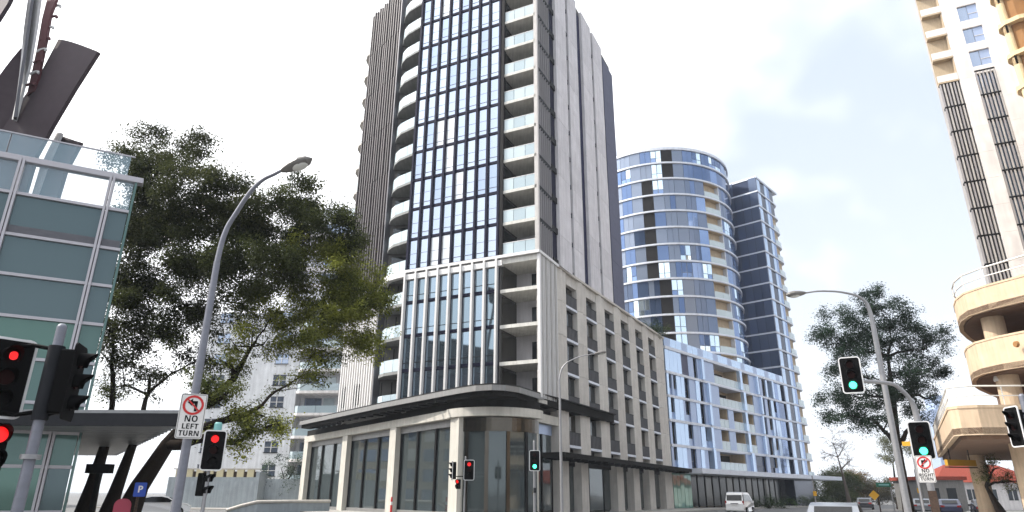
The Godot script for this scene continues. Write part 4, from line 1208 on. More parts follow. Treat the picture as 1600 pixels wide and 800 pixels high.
func crown(par: Node3D, called: String, spots: Array, col: Color, light: Color, variant: int) -> void:
	# spots: [position, size]; copies of a spray of leaves
	var mm := MultiMesh.new()
	mm.transform_format = MultiMesh.TRANSFORM_3D
	mm.use_colors = true
	mm.mesh = clusters[variant]
	mm.instance_count = spots.size()
	for i in spots.size():
		var b := Basis(Vector3.UP, rng.randf() * TAU) * Basis(Vector3.RIGHT, rng.randf_range(-0.6, 0.6))
		mm.set_instance_transform(i, Transform3D(b.scaled(Vector3.ONE * float(spots[i][1])), spots[i][0] - org))
		var k := rng.randf()
		if spots[i].size() > 2: k = clampf(float(spots[i][2]) * 0.8 + k * 0.25, 0.0, 1.0)
		var c := col.lerp(light, pow(k, 1.5))
		mm.set_instance_color(i, c * rng.randf_range(0.75, 1.2))
	var o := MultiMeshInstance3D.new()
	o.name = numbered(par, called)
	o.multimesh = mm
	o.material_override = M.leaf
	par.add_child(o)
	o.set_meta("kind", "stuff")

func in_ball() -> Vector3:
	while true:
		var p := Vector3(rng.randf_range(-1, 1), rng.randf_range(-1, 1), rng.randf_range(-1, 1))
		if p.length_squared() < 1.0: return p
	return Vector3.ZERO

func shrub(called: String, label: String, at: Vector3, r: Vector3, col: Color, n: int, group: String) -> void:
	var t := thing(called, label, "shrub", at, group)
	for i in 5:
		var e := at + Vector3(rng.randf_range(-0.6, 0.6) * r.x, r.y * rng.randf_range(0.6, 1.4), rng.randf_range(-0.6, 0.6) * r.z)
		tube(t, "stem", PackedVector3Array([at + Vector3((i - 2) * 0.12, -0.1, 0), at.lerp(e, 0.5) + Vector3(0.1, 0.1, 0), e]), PackedFloat32Array([0.06, 0.04, 0.015]), M.bark, 5)
	var spots: Array = []
	for i in n:
		var q := in_ball().normalized() * pow(rng.randf(), 0.4)
		q = Vector3(q.x, q.y * 0.95 + 0.7, q.z)
		spots.append([at + q * r, rng.randf_range(0.5, 0.85)])
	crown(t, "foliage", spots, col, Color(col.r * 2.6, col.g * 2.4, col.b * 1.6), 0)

func tree(called: String, label: String, base: Vector3, trunk: Array, r0: float, blobs: Array, col: Color, light: Color, size: float, variant: int, group := "", bare := false, bark: Material = null) -> void:
	var t := thing(called, label, "tree", base, group)
	var bk: Material = M.bark if bark == null else bark
	var pts := PackedVector3Array()
	var rad := PackedFloat32Array()
	var nodes: Array = []                # [position, radius]
	for i in trunk.size():
		pts.append(trunk[i])
		var f := float(i) / (trunk.size() - 1)
		rad.append(lerpf(r0, r0 * 0.30, f) * (1.35 if i == 0 else 1.0))
		if i >= 2: nodes.append([trunk[i], lerpf(r0, r0 * 0.42, f)])
	tube(t, "trunk", pts, rad, bk, 10)
	var todo: Array = []
	for b in blobs: todo.append([Vector3(b[0], b[1], b[2]), Vector3(b[3], b[4], b[3] * 0.95), b[5]])
	var top: Vector3 = trunk[trunk.size() - 1]
	todo.sort_custom(func(p, q): return top.distance_squared_to(p[0]) < top.distance_squared_to(q[0]))
	var spots: Array = []
	for b in todo:
		var c: Vector3 = b[0]
		var best = null
		var cost := 1e9
		for nd in nodes:
			var p: Vector3 = nd[0]
			var k := p.distance_to(c) + maxf(0.0, p.y - c.y + 0.3) * 1.2 - float(nd[1]) * 9.0
			if k < cost:
				cost = k
				best = nd
		var p0: Vector3 = best[0]
		var span := p0.distance_to(c)
		var ra := minf(float(best[1]) * 0.8, 0.07 + 0.055 * span + 0.03 * (b[1] as Vector3).length())
		var mid := p0.lerp(c, 0.5) + Vector3(rng.randfn(0, 0.08), 0.10, rng.randfn(0, 0.1)) * span
		var lp := PackedVector3Array()
		var lr := PackedFloat32Array()
		for k in 7:
			var s := k / 6.0
			lp.append(p0.lerp(mid, s).lerp(mid.lerp(c, s), s) + (Vector3(rng.randfn(0, 1), rng.randfn(0, 1), rng.randfn(0, 1)) * span * 0.018 if k > 0 and k < 6 else Vector3.ZERO))
			lr.append(lerpf(ra, ra * 0.38, s))
			if k >= 2: nodes.append([lp[k], lr[k]])
		tube(t, "limb", lp, lr, bk, 7)
		var r: Vector3 = b[1]
		var g := Geo.new()
		var ntw := clampi(int(b[2]) / 5, 4, 12) if not bare else 14
		for k in ntw:
			var dirv := in_ball().normalized()
			var e := c + dirv * r * rng.randf_range(0.75, 1.0)
			var s0 := lp[rng.randi_range(3, 6)]
			var m2 := s0.lerp(e, 0.5) + Vector3(rng.randfn(0, 0.1), rng.randfn(0, 0.1), rng.randfn(0, 0.1)) * r.x
			g.tube(PackedVector3Array([s0 - org, m2 - org, e - org]), PackedFloat32Array([ra * 0.32, ra * 0.2, 0.008]), 5, false)
			if bare:
				for q in 4:
					var e2 := e + in_ball() * r * 0.5
					g.tube(PackedVector3Array([m2.lerp(e, 0.3 + 0.2 * q) - org, e2 - org]), PackedFloat32Array([0.025, 0.008]), 4, false)
		var tw := put(t, "twigs", g.mesh(), bk)
		tw.position = Vector3.ZERO
		if bare: continue
		for k in range(2, 7):
			for m in 2: spots.append([lp[k] + Vector3(rng.randfn(0, 0.35), rng.randfn(0.1, 0.22), rng.randfn(0, 0.35)) * (0.4 + r.x * 0.5), size * rng.randf_range(0.6, 1.0)])
		var nc := maxi(2, int(int(b[2]) / (4.6 if variant == 0 else 6.0)))
		for k in nc:
			var q := in_ball()
			q = q.normalized() * pow(q.length(), 0.5)
			var cc: Vector3 = c + q * r
			var tone := rng.randf()          # each clump has a leaf colour of its own
			for m in 9:
				spots.append([cc + Vector3(rng.randfn(0, 0.36), rng.randfn(0, 0.28), rng.randfn(0, 0.36)) * size * 1.35, size * rng.randf_range(0.7, 1.2), tone])
	if spots.size() > 0:
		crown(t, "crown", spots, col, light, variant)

func plants() -> void:
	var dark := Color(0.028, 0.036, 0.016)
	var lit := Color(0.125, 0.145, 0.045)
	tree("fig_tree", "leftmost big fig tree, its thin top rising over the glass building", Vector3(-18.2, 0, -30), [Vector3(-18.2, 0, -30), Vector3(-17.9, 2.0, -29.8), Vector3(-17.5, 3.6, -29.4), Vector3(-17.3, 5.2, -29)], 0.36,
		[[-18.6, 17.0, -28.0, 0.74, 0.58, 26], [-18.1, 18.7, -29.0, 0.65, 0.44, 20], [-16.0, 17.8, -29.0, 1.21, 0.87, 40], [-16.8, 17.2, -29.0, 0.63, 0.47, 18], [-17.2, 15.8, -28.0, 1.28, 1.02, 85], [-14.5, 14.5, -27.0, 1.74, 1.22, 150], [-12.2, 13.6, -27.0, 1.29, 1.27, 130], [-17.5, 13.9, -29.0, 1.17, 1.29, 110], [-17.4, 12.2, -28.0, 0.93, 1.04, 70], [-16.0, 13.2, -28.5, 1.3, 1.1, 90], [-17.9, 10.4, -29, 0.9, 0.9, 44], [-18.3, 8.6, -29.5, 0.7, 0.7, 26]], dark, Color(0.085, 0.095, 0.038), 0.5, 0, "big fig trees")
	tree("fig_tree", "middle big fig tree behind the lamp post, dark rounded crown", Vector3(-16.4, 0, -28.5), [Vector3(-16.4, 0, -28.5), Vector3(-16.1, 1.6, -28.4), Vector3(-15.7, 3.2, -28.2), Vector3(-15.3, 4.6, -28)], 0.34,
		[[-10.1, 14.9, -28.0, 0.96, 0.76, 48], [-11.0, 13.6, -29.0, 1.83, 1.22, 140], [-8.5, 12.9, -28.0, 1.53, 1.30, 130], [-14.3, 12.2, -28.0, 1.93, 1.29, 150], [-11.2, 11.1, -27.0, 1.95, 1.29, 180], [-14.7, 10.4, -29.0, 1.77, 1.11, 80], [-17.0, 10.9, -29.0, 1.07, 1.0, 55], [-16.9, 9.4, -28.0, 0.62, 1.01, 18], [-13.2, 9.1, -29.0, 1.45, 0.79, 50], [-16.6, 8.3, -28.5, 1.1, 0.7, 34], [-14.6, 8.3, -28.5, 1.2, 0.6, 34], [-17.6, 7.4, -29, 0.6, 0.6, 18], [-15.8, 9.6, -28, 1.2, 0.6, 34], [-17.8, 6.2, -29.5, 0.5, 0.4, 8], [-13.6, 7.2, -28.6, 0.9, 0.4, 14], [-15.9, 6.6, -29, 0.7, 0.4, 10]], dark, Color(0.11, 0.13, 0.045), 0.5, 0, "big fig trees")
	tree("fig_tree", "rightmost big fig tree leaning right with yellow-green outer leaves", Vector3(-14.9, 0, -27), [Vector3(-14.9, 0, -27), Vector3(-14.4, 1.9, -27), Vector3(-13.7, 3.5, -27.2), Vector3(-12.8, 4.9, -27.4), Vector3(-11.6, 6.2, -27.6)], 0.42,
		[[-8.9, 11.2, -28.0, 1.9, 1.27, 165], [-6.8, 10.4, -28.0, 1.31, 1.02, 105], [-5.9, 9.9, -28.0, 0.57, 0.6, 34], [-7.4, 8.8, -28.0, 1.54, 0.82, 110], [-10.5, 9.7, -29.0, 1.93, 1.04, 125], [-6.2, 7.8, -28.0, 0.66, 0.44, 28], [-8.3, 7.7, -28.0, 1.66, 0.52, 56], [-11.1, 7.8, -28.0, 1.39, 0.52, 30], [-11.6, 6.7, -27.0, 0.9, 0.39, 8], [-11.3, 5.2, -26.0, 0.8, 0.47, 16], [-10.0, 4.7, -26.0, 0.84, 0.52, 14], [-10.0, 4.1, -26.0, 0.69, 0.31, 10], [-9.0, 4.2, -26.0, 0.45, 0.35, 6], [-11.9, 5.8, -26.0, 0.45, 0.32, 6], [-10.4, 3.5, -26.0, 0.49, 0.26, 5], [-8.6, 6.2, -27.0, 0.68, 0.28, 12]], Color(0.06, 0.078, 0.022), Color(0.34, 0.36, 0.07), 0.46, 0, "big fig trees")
	tree("street_tree", "tall dark street tree behind the right lamp post and green signals", Vector3(26.6, 0, -47), [Vector3(26.6, 0, -47), Vector3(26.5, 2.5, -46.8), Vector3(26.4, 5, -46.5), Vector3(26.6, 8, -46.3), Vector3(26.7, 11, -46.2)], 0.32,
		[[26.8, 15.9, -46.0, 0.66, 0.69, 22], [25.4, 14.8, -46.0, 1.39, 0.68, 36], [27.1, 14.1, -46.0, 1.66, 1.16, 90], [23.6, 14.1, -46.0, 1.02, 0.58, 24], [24.3, 12.9, -46.0, 1.92, 1.06, 86], [22.5, 12.7, -46.0, 1.01, 0.58, 30], [28.0, 12.4, -47.0, 2.05, 1.27, 110], [25.2, 11.3, -46.0, 2.08, 1.24, 110], [29.1, 11.5, -46.0, 1.54, 1.14, 64], [30.4, 12.5, -46.0, 0.73, 0.48, 18], [23.2, 11.5, -46.0, 1.27, 0.67, 34], [23.8, 9.9, -46.0, 1.52, 0.85, 44], [26.5, 9.7, -46.0, 2.15, 1.22, 96], [29.9, 10.1, -47.0, 1.37, 0.96, 46], [24.2, 8.1, -46.0, 1.77, 1.02, 80], [22.2, 8.3, -46.0, 1.24, 0.74, 30], [26.6, 7.9, -46.0, 1.77, 1.02, 66], [22.9, 6.8, -46.0, 1.58, 0.64, 44], [24.8, 6.6, -46.0, 1.49, 0.55, 36], [21.5, 6.8, -46.0, 0.53, 0.37, 10], [28.0, 8.6, -46.0, 1.15, 0.93, 24], [30.3, 8.4, -48.0, 1.02, 0.68, 16], [29.4, 7.1, -48.0, 0.91, 0.67, 12]], Color(0.016, 0.030, 0.022), Color(0.04, 0.075, 0.045), 0.52, 1)
	tree("bare_tree", "bare leafless tree between the blue tower and the street tree", Vector3(58, 0, -120), [Vector3(58, 0, -120), Vector3(57.8, 3, -120), Vector3(57.5, 6, -120), Vector3(57.2, 8, -120)], 0.3, [[56.5, 10.5, -120, 2.6, 2.0, 0], [58.5, 9.6, -120, 2.4, 1.8, 0], [55.6, 8.4, -119, 1.8, 1.5, 0], [59.6, 7.6, -120.5, 1.8, 1.4, 0], [57.4, 12.0, -120, 1.6, 1.2, 0]], dark, lit, 0.5, 0, "", true, M.bark_pale)
	tree("verge_tree", "dark leaning tree under the beige building's lowest balcony", Vector3(30.6, 0, -43.5), [Vector3(30.6, 0, -43.5), Vector3(30.0, 1.4, -43.4), Vector3(29.6, 2.3, -43.3)], 0.28, [[30.2, 3.3, -43.2, 1.2, 0.6, 40], [31.6, 2.6, -43.4, 0.9, 0.6, 26]], Color(0.05, 0.065, 0.02), Color(0.22, 0.23, 0.06), 0.34, 1)
	var far := [
		["dark green leafy tree at the end of the street beside the blue block", Vector3(61.5, 0, -134), [[60.4, 3.6, -134, 3.4, 2.6, 150], [63.8, 4.2, -134, 3.4, 2.6, 150], [62, 2.0, -133, 3.5, 1.8, 90]], Color(0.035, 0.05, 0.015), Color(0.10, 0.12, 0.04)],
		["brownish autumn tree in the middle of the far tree group", Vector3(68.0, 0, -140), [[66.6, 3.8, -139, 3.4, 2.6, 150], [70.0, 3.6, -140, 3.2, 2.4, 130], [68, 1.8, -138, 3.5, 1.6, 80]], Color(0.07, 0.06, 0.02), Color(0.19, 0.12, 0.05)],
		["olive tree at the right end of the far tree group", Vector3(74.0, 0, -141), [[73.4, 3.0, -140, 3.2, 2.2, 120], [77.0, 2.6, -141, 2.8, 1.9, 90]], Color(0.045, 0.05, 0.02), Color(0.13, 0.10, 0.05)],
	]
	for a in far:
		tree("far_tree", a[0], a[1], [a[1], a[1] + Vector3(0.1, 1.2, 0), a[1] + Vector3(0, 2.2, 0)], 0.22, a[2], a[3], a[4], 1.05, 1, "trees at the end of the street")
	tree("palm_like_tree", "pale flat-topped tree behind the right lamp post", Vector3(52.5, 0, -95), [Vector3(52.5, 0, -95), Vector3(52.6, 3, -95), Vector3(52.8, 6.0, -95)], 0.25, [[52.0, 8.6, -95, 2.0, 0.8, 24], [54.0, 7.6, -95, 1.9, 0.7, 24], [51.4, 6.9, -95, 1.5, 0.5, 14]], Color(0.10, 0.115, 0.07), Color(0.24, 0.25, 0.16), 0.8, 1)
	shrub("street_hedge", "low dark hedge in front of the blue block's shopfronts", Vector3(35.5, 0.1, -96.5), Vector3(4.0, 0.9, 1.0), Color(0.02, 0.04, 0.015), 60, "hedges along the blue block")
	shrub("street_hedge", "second low hedge farther along the blue block near its tower end", Vector3(47.5, 0.1, -109.5), Vector3(4.0, 1.0, 1.0), Color(0.025, 0.045, 0.015), 60, "hedges along the blue block")

# ---------------------------------------------------------------- street furniture
func rounded(w: float, h: float, r: float, depth: float) -> ArrayMesh:   # an upright plate with round corners, centred, front at +z
	var pts := PackedVector2Array()
	for q in 4:
		var c := Vector2((w / 2 - r) * (1 if q in [0, 3] else -1), (h / 2 - r) * (1 if q < 2 else -1))
		for k in 6:
			var a := PI / 2 * (q + k / 5.0)
			pts.append(c + Vector2(cos(a), sin(a)) * r)
	var g := Geo.new()
	g.prism(pts, -depth / 2, depth / 2)
	var out := Geo.new()
	for i in g.v.size():
		out.v.append(Vector3(g.v[i].x, g.v[i].z, g.v[i].y))
		out.n.append(Vector3(g.n[i].x, g.n[i].z, g.n[i].y))
	var fix := Geo.new()
	for i in range(0, out.v.size(), 3):
		fix.tri(out.v[i], out.v[i + 1], out.v[i + 2], out.n[i], out.n[i + 1], out.n[i + 2])
	return fix.mesh()

func ring_frame(w: float, h: float, r: float, band: float, depth: float) -> ArrayMesh:
	var g := Geo.new()
	var o: Array = []
	var inn: Array = []
	for q in 4:
		var sx := 1.0 if q in [0, 3] else -1.0
		var sy := 1.0 if q < 2 else -1.0
		for k in 6:
			var a := PI / 2 * (q + k / 5.0)
			var d := Vector2(cos(a), sin(a))
			o.append(Vector2((w / 2 - r) * sx, (h / 2 - r) * sy) + d * r)
			inn.append(Vector2((w / 2 - r) * sx, (h / 2 - r) * sy) + d * (r - band))
	for i in o.size():
		var j := (i + 1) % o.size()
		var a: Vector2 = o[i]
		var b: Vector2 = o[j]
		var c: Vector2 = inn[j]
		var d: Vector2 = inn[i]
		for s in [-0.5, 0.5]:
			g.quad(Vector3(a.x, a.y, depth * s), Vector3(b.x, b.y, depth * s), Vector3(c.x, c.y, depth * s), Vector3(d.x, d.y, depth * s), Vector3(0, 0, signf(s)))
		var e := (b - a).normalized()
		var nn := Vector3(e.y, -e.x, 0)
		g.quad(Vector3(a.x, a.y, -depth / 2), Vector3(b.x, b.y, -depth / 2), Vector3(b.x, b.y, depth / 2), Vector3(a.x, a.y, depth / 2), nn)
		g.quad(Vector3(d.x, d.y, -depth / 2), Vector3(c.x, c.y, -depth / 2), Vector3(c.x, c.y, depth / 2), Vector3(d.x, d.y, depth / 2), -nn)
	return g.mesh()

func hood_mesh(r: float, l: float) -> ArrayMesh:   # a visor: three quarters of a tube, longer on top, along +z
	var g := Geo.new()
	var k := 12
	for i in k:
		var a := deg_to_rad(-40.0 + 260.0 * i / k)
		var b := deg_to_rad(-40.0 + 260.0 * (i + 1) / k)
		var la := l * (0.45 + 0.55 * maxf(0.0, sin(a)))
		var lb := l * (0.45 + 0.55 * maxf(0.0, sin(b)))
		for s in [1.0, 0.93]:
			var pa: Vector3 = Vector3(cos(a), sin(a), 0) * r * s
			var pb: Vector3 = Vector3(cos(b), sin(b), 0) * r * s
			var m := 1.0 if s == 1.0 else -1.0
			g.quad(pa, pb, pb + Vector3(0, 0, lb), pa + Vector3(0, 0, la), Vector3(cos(a), sin(a), 0) * m, Vector3(cos(b), sin(b), 0) * m, Vector3(cos(b), sin(b), 0) * m, Vector3(cos(a), sin(a), 0) * m)
	return g.mesh()

var disc: ArrayMesh
var disc_small: ArrayMesh
var hood: ArrayMesh

func lantern(par: Node3D, at: Vector3, yaw: float, n: int, lit: int, board: bool, scale_ := 1.0, edge := true, small := false) -> void:
	# a signal lantern whose lenses look along +z turned by yaw; lit counts from the top
	var h := holder(par, "lantern")
	var b := Basis(Vector3.UP, yaw).scaled(Vector3.ONE * scale_)
	var pitch := 0.315
	var hh := pitch * n
	var place := func(called: String, m: Mesh, mt: Material, p: Vector3) -> void: put(h, called, m, mt, Transform3D(b, at + b * p))
	place.call("housing", rounded(0.27, hh, 0.04, 0.2), M.signal_black, Vector3(0, 0, -0.12))
	if board:
		place.call("board", rounded(0.60, hh + 0.17, 0.09, 0.02), M.signal_black, Vector3(0, 0, 0.0))
		if edge: place.call("board_edge", ring_frame(0.62, hh + 0.19, 0.10, 0.035, 0.03), M.signal_edge, Vector3(0, 0, 0.004))
	for i in n:
		var y := hh / 2 - pitch * (i + 0.5)
		var on := i == lit
		var m: Material = M.lens_off
		if on: m = M.signal_red if i == 0 else M.signal_green
		elif i == 0 or i == 1 and n == 3: m = M.lens_red_off
		place.call("lens", disc_small if small and on else disc, m, Vector3(0.03 if small and on else 0.0, y, 0.035))
		if on and i > 0: place.call("lens_rim", ring_frame(0.262, 0.262, 0.131, 0.02, 0.012), M.signal_green_rim, Vector3(0, y, 0.03))
		place.call("hood", hood, M.signal_black, Vector3(0, y, 0.0))

func yaw_to_camera(p: Vector3) -> float:
	return atan2(-p.x, -p.z)

func pole(par: Node3D, p: Vector3, h: float, r: float, m: Material, called := "pole") -> void:
	tube(par, called, PackedVector3Array([p, p + Vector3(0, h * 0.5, 0), p + Vector3(0, h, 0)]), PackedFloat32Array([r, r * 0.93, r * 0.85]), m, 14)
	var cap := SphereMesh.new()
	cap.radius = r * 0.85
	cap.height = r * 1.7
	cap.radial_segments = 12
	cap.rings = 6
	put(par, called + "_cap", cap, m, Transform3D(Basis(), p + Vector3(0, h, 0)))

func lamp_head(par: Node3D, at: Vector3, dir: Vector3, l: float) -> void:
	# a flattened teardrop along dir
	var b := Basis(dir.normalized(), Vector3.UP, dir.normalized().cross(Vector3.UP))
	b = b.orthonormalized()
	var h := holder(par, "lamp_head")
	var g := Geo.new()
	var prof := [[0.0, 0.05], [0.12, 0.10], [0.35, 0.16], [0.62, 0.19], [0.85, 0.14], [1.0, 0.02]]
	var kk := 14
	for i in prof.size() - 1:
		for k in kk:
			var q: Array = []
			for e in [[i, k], [i, k + 1], [i + 1, k + 1], [i + 1, k]]:
				var a: float = TAU * e[1] / kk
				var r: float = prof[e[0]][1]
				q.append(Vector3(prof[e[0]][0] * l, sin(a) * r * l * 0.85, cos(a) * r * l * 1.35))
			var nn: Vector3 = (q[1] - q[0]).cross(q[3] - q[0])
			if nn.length() < 1e-9: continue
			nn = nn.normalized()
			if nn.dot(q[0] + q[2] - Vector3(l, 0, 0)) < 0: nn = -nn
			g.quad(q[0], q[1], q[2], q[3], nn)
	put(h, "shell", g.mesh(), M.lamp_grey, Transform3D(b, at))
	var s := SphereMesh.new()
	s.radius = 0.5
	s.height = 1.0
	put(h, "lens", s, M.lamp_lens, Transform3D(b * Basis.from_scale(Vector3(l * 0.52, l * 0.2, l * 0.36)), at + b * Vector3(l * 0.58, -l * 0.085, 0)))

func street_lamp(label: String, base: Vector3, r: float, m: Material, h: float, path: Array, head: float) -> void:
	var t := thing("street_lamp", label, "street lamp", base, "")
	tube(t, "pole", PackedVector3Array([base, base + Vector3(0, h * 0.5, 0), base + Vector3(0, h, 0)]), PackedFloat32Array([r, r * 0.85, r * 0.68]), m, 14)
	tube(t, "pole_base", PackedVector3Array([base + Vector3(0, 0.1, 0), base + Vector3(0, 0.5, 0)]), PackedFloat32Array([r * 1.35, r * 1.2]), m, 14)
	var c := Curve3D.new()
	for i in path.size():
		var tan: Vector3 = ((path[mini(i + 1, path.size() - 1)] as Vector3) - (path[maxi(i - 1, 0)] as Vector3)) * 0.22
		c.add_point(path[i], -tan, tan)
	var pts := c.tessellate(4, 3)
	var rr := PackedFloat32Array()
	for i in pts.size(): rr.append(lerpf(r * 0.62, r * 0.26, float(i) / (pts.size() - 1)))
	tube(t, "arm", pts, rr, m, 10)
	var last: Vector3 = path[path.size() - 1]
	lamp_head(t, last, last - (path[path.size() - 2] as Vector3), head)

func sign_text(par: Node3D, s: String, size: float, xf: Transform3D, m: Material) -> void:
	var tm := TextMesh.new()
	var sf := SystemFont.new()
	sf.font_names = PackedStringArray(["Droid Sans"])
	sf.font_weight = 700
	tm.font = sf
	tm.text = s
	tm.font_size = 64
	tm.pixel_size = size / 46.0
	tm.depth = 0.004
	put(par, "lettering", tm, m, xf)

func turn_sign(label: String, at: Vector3, words: Array, left: bool, w: float, h: float) -> void:
	var t := thing("turn_sign", label, "road sign", at)
	var b := Basis(Vector3.UP, yaw_to_camera(at))
	var xf := func(x: float, y: float, z: float) -> Transform3D: return Transform3D(b, at + b * Vector3(x, y, z))
	put(t, "plate", rounded(w, h, 0.04, 0.012), M.sign_white, xf.call(0, 0, 0))
	put(t, "border", ring_frame(w - 0.03, h - 0.03, 0.035, 0.008, 0.004), M.sign_black, xf.call(0, 0, 0.008))
	put(t, "back_bracket", unit, M.steel_dark, Transform3D(b * Basis.from_scale(Vector3(0.06, h * 0.7, 0.07)), at + b * Vector3(0, 0, -0.045)))
	var cy := h / 2 - w * 0.46
	var d := w * 0.80
	put(t, "red_ring", ring_frame(d, d, d / 2, d * 0.115, 0.006), M.sign_red, xf.call(0, cy, 0.010))
	# the turning arrow
	var sx := -1.0 if left else 1.0
	var g := Geo.new()
	var bar := func(x0: float, y0: float, x1: float, y1: float) -> void: g.box(Vector3((x0 + x1) / 2 * sx, (y0 + y1) / 2, 0), Vector3(absf(x1 - x0) / 2, 0, 0), Vector3(0, absf(y1 - y0) / 2, 0), Vector3(0, 0, 0.002))
	var k := d * 0.06
	bar.call(-k * 3.2, -d * 0.31, -k * 1.0, d * 0.21)
	bar.call(-k * 3.2, d * 0.07, d * 0.06, d * 0.21)
	g.tri(Vector3(d * 0.05 * sx, d * 0.33, 0.002), Vector3(d * 0.05 * sx, -d * 0.05, 0.002), Vector3(d * 0.29 * sx, d * 0.14, 0.002), Vector3.BACK, Vector3.BACK, Vector3.BACK)
	put(t, "arrow", g.mesh(), M.sign_black, xf.call(0, cy, 0.012))
	put(t, "slash", unit, M.sign_red, Transform3D(b * Basis(Vector3.BACK, -PI / 4 if left else PI / 4) * Basis.from_scale(Vector3(d * 0.82, d * 0.075, 0.004)), at + b * Vector3(0, cy, 0.017)))
	for i in words.size():
		sign_text(t, words[i][0], words[i][1], xf.call(0, words[i][2], 0.009), M.sign_black)

func street_things() -> void:
	disc = rounded(0.21, 0.21, 0.105, 0.02)
	disc_small = rounded(0.10, 0.12, 0.045, 0.02)
	hood = hood_mesh(0.128, 0.24)
	# lamps
	street_lamp("left street lamp rising in front of the fig trees", Vector3(-6.66, 0, -14), 0.10, M.pole_blue, 6.6, [Vector3(-6.66, 6.6, -14), Vector3(-6.6, 7.25, -14), Vector3(-6.4, 7.75, -13.95), Vector3(-5.96, 8.41, -13.8), Vector3(-5.5, 8.68, -13.7), Vector3(-5.37, 8.73, -13.68)], 0.78)
	street_lamp("right street lamp with a long arm in front of the dark street tree", Vector3(12.42, 0, -22), 0.115, M.pole, 7.2, [Vector3(12.42, 7.2, -22), Vector3(12.38, 7.8, -22), Vector3(12.2, 8.15, -22), Vector3(11.7, 8.36, -22), Vector3(10.9, 8.43, -22), Vector3(10.28, 8.36, -22)], 0.72)
	street_lamp("slim street lamp in front of the stone podium wing", Vector3(3.06, 0, -42), 0.10, M.pole, 8.2, [Vector3(3.06, 8.2, -42), Vector3(3.1, 8.8, -42), Vector3(3.4, 9.5, -42), Vector3(4.15, 9.95, -42), Vector3(5.0, 10.18, -42), Vector3(5.35, 10.24, -42)], 0.80)
	turn_sign("white sign reading NO LEFT TURN on the left lamp post", Vector3(-6.58, 3.18, -13.84), [["NO", 0.125, -0.055], ["LEFT", 0.105, -0.205], ["TURN", 0.105, -0.345]], true, 0.50, 0.90)
	# the near signals at the left edge
	var p0 := Vector3(-6.12, 0, -8.9)
	var t := thing("traffic_signal", "near traffic signal at the left edge, red lit, second lantern turned away", "traffic signal", Vector3(-6.3, 0, -9))
	pole(t, Vector3(-6.30, 0, -9.0), 3.86, 0.075, M.pole_blue)
	lantern(t, Vector3(-6.80, 3.14, -8.85), yaw_to_camera(Vector3(-6.9, 0, -8.9)) + 0.25, 3, 0, true, 0.94, true, true)
	lantern(t, Vector3(-6.02, 3.12, -9.1), PI * 0.60, 3, -1, true, 0.92, false)
	lantern(t, Vector3(-6.80, 2.25, -9.0), yaw_to_camera(Vector3(-6.7, 0, -9)) + 0.3, 2, 0, false, 1.0)
	tube(t, "bracket", PackedVector3Array([Vector3(-6.3, 3.55, -9), Vector3(-6.6, 3.6, -8.95), Vector3(-6.9, 3.55, -8.9)]), PackedFloat32Array([0.03]), M.signal_black, 6)
	tube(t, "bracket", PackedVector3Array([Vector3(-6.3, 2.72, -9), Vector3(-6.6, 2.66, -8.95), Vector3(-6.9, 2.72, -8.9)]), PackedFloat32Array([0.03]), M.signal_black, 6)
	tube(t, "bracket", PackedVector3Array([Vector3(-6.3, 3.6, -9), Vector3(-6.1, 3.5, -9.05), Vector3(-6.0, 3.3, -9.1)]), PackedFloat32Array([0.025]), M.signal_black, 6)
	tube(t, "bracket", PackedVector3Array([Vector3(-6.3, 2.64, -9), Vector3(-6.1, 2.72, -9.05), Vector3(-6.0, 2.9, -9.1)]), PackedFloat32Array([0.025]), M.signal_black, 6)
	tube(t, "collar", PackedVector3Array([Vector3(-6.3, 2.1, -9), Vector3(-6.3, 2.16, -9)]), PackedFloat32Array([0.12]), M.pole, 12)
	tube(t, "sleeve", PackedVector3Array([Vector3(-6.3, 2.6, -9), Vector3(-6.3, 3.6, -9)]), PackedFloat32Array([0.10]), M.fascia_dark, 12)
	# red signal beside the lamp post
	var s1 := thing("traffic_signal", "traffic signal with red light and dark side lantern near the white wall", "traffic signal", Vector3(-8.75, 0, -20))
	pole(s1, Vector3(-8.75, 0, -20), 3.15, 0.055, M.pole)
	lantern(s1, Vector3(-8.66, 2.86, -19.9), yaw_to_camera(Vector3(-8.7, 0, -20)), 3, 0, true, 1.0)
	lantern(s1, Vector3(-8.78, 1.92, -20.05), PI * 0.42, 2, -1, false, 1.0)
	put(s1, "cap", lathe([[0.0, 0.0], [0.11, 0.0], [0.11, 0.2], [0.08, 0.24], [0.0, 0.24]]), M.cap_teal, Transform3D(Basis(), Vector3(-8.68, 3.42, -20.02)))
	# red signal before the rounded shopfront
	var s2 := thing("traffic_signal", "small traffic signal with red light before the rounded shopfront column", "traffic signal", Vector3(-2.42, 0, -38))
	pole(s2, Vector3(-2.52, 0, -38), 3.62, 0.05, M.pole)
	lantern(s2, Vector3(-2.30, 2.93, -37.9), 0.05, 3, 0, true, 0.95)
	lantern(s2, Vector3(-3.22, 2.90, -37.9), -PI * 0.45, 3, -1, true, 0.95)
	lantern(s2, Vector3(-2.90, 2.2, -37.8), -0.35, 2, 0, false, 0.8)
	tube(s2, "bracket", PackedVector3Array([Vector3(-2.52, 2.6, -38), Vector3(-3.1, 2.6, -38)]), PackedFloat32Array([0.03]), M.signal_black, 6)
	# green signal before the stone column
	var s3 := thing("traffic_signal", "traffic signal with green light before the pale column by the awning", "traffic signal", Vector3(1.30, 0, -38.5))
	pole(s3, Vector3(1.30, 0, -38.5), 4.5, 0.07, M.pole)
	lantern(s3, Vector3(1.32, 3.46, -38.3), 0.0, 3, 2, true, 0.98)
	cube(s3, "push_button", Vector3(1.32, 1.9, -38.38), Vector3(0.16, 0.26, 0.1), M.fascia_dark)
	# mast arm with two green lanterns
	var pm := Vector3(12.62, 0, -20.9)
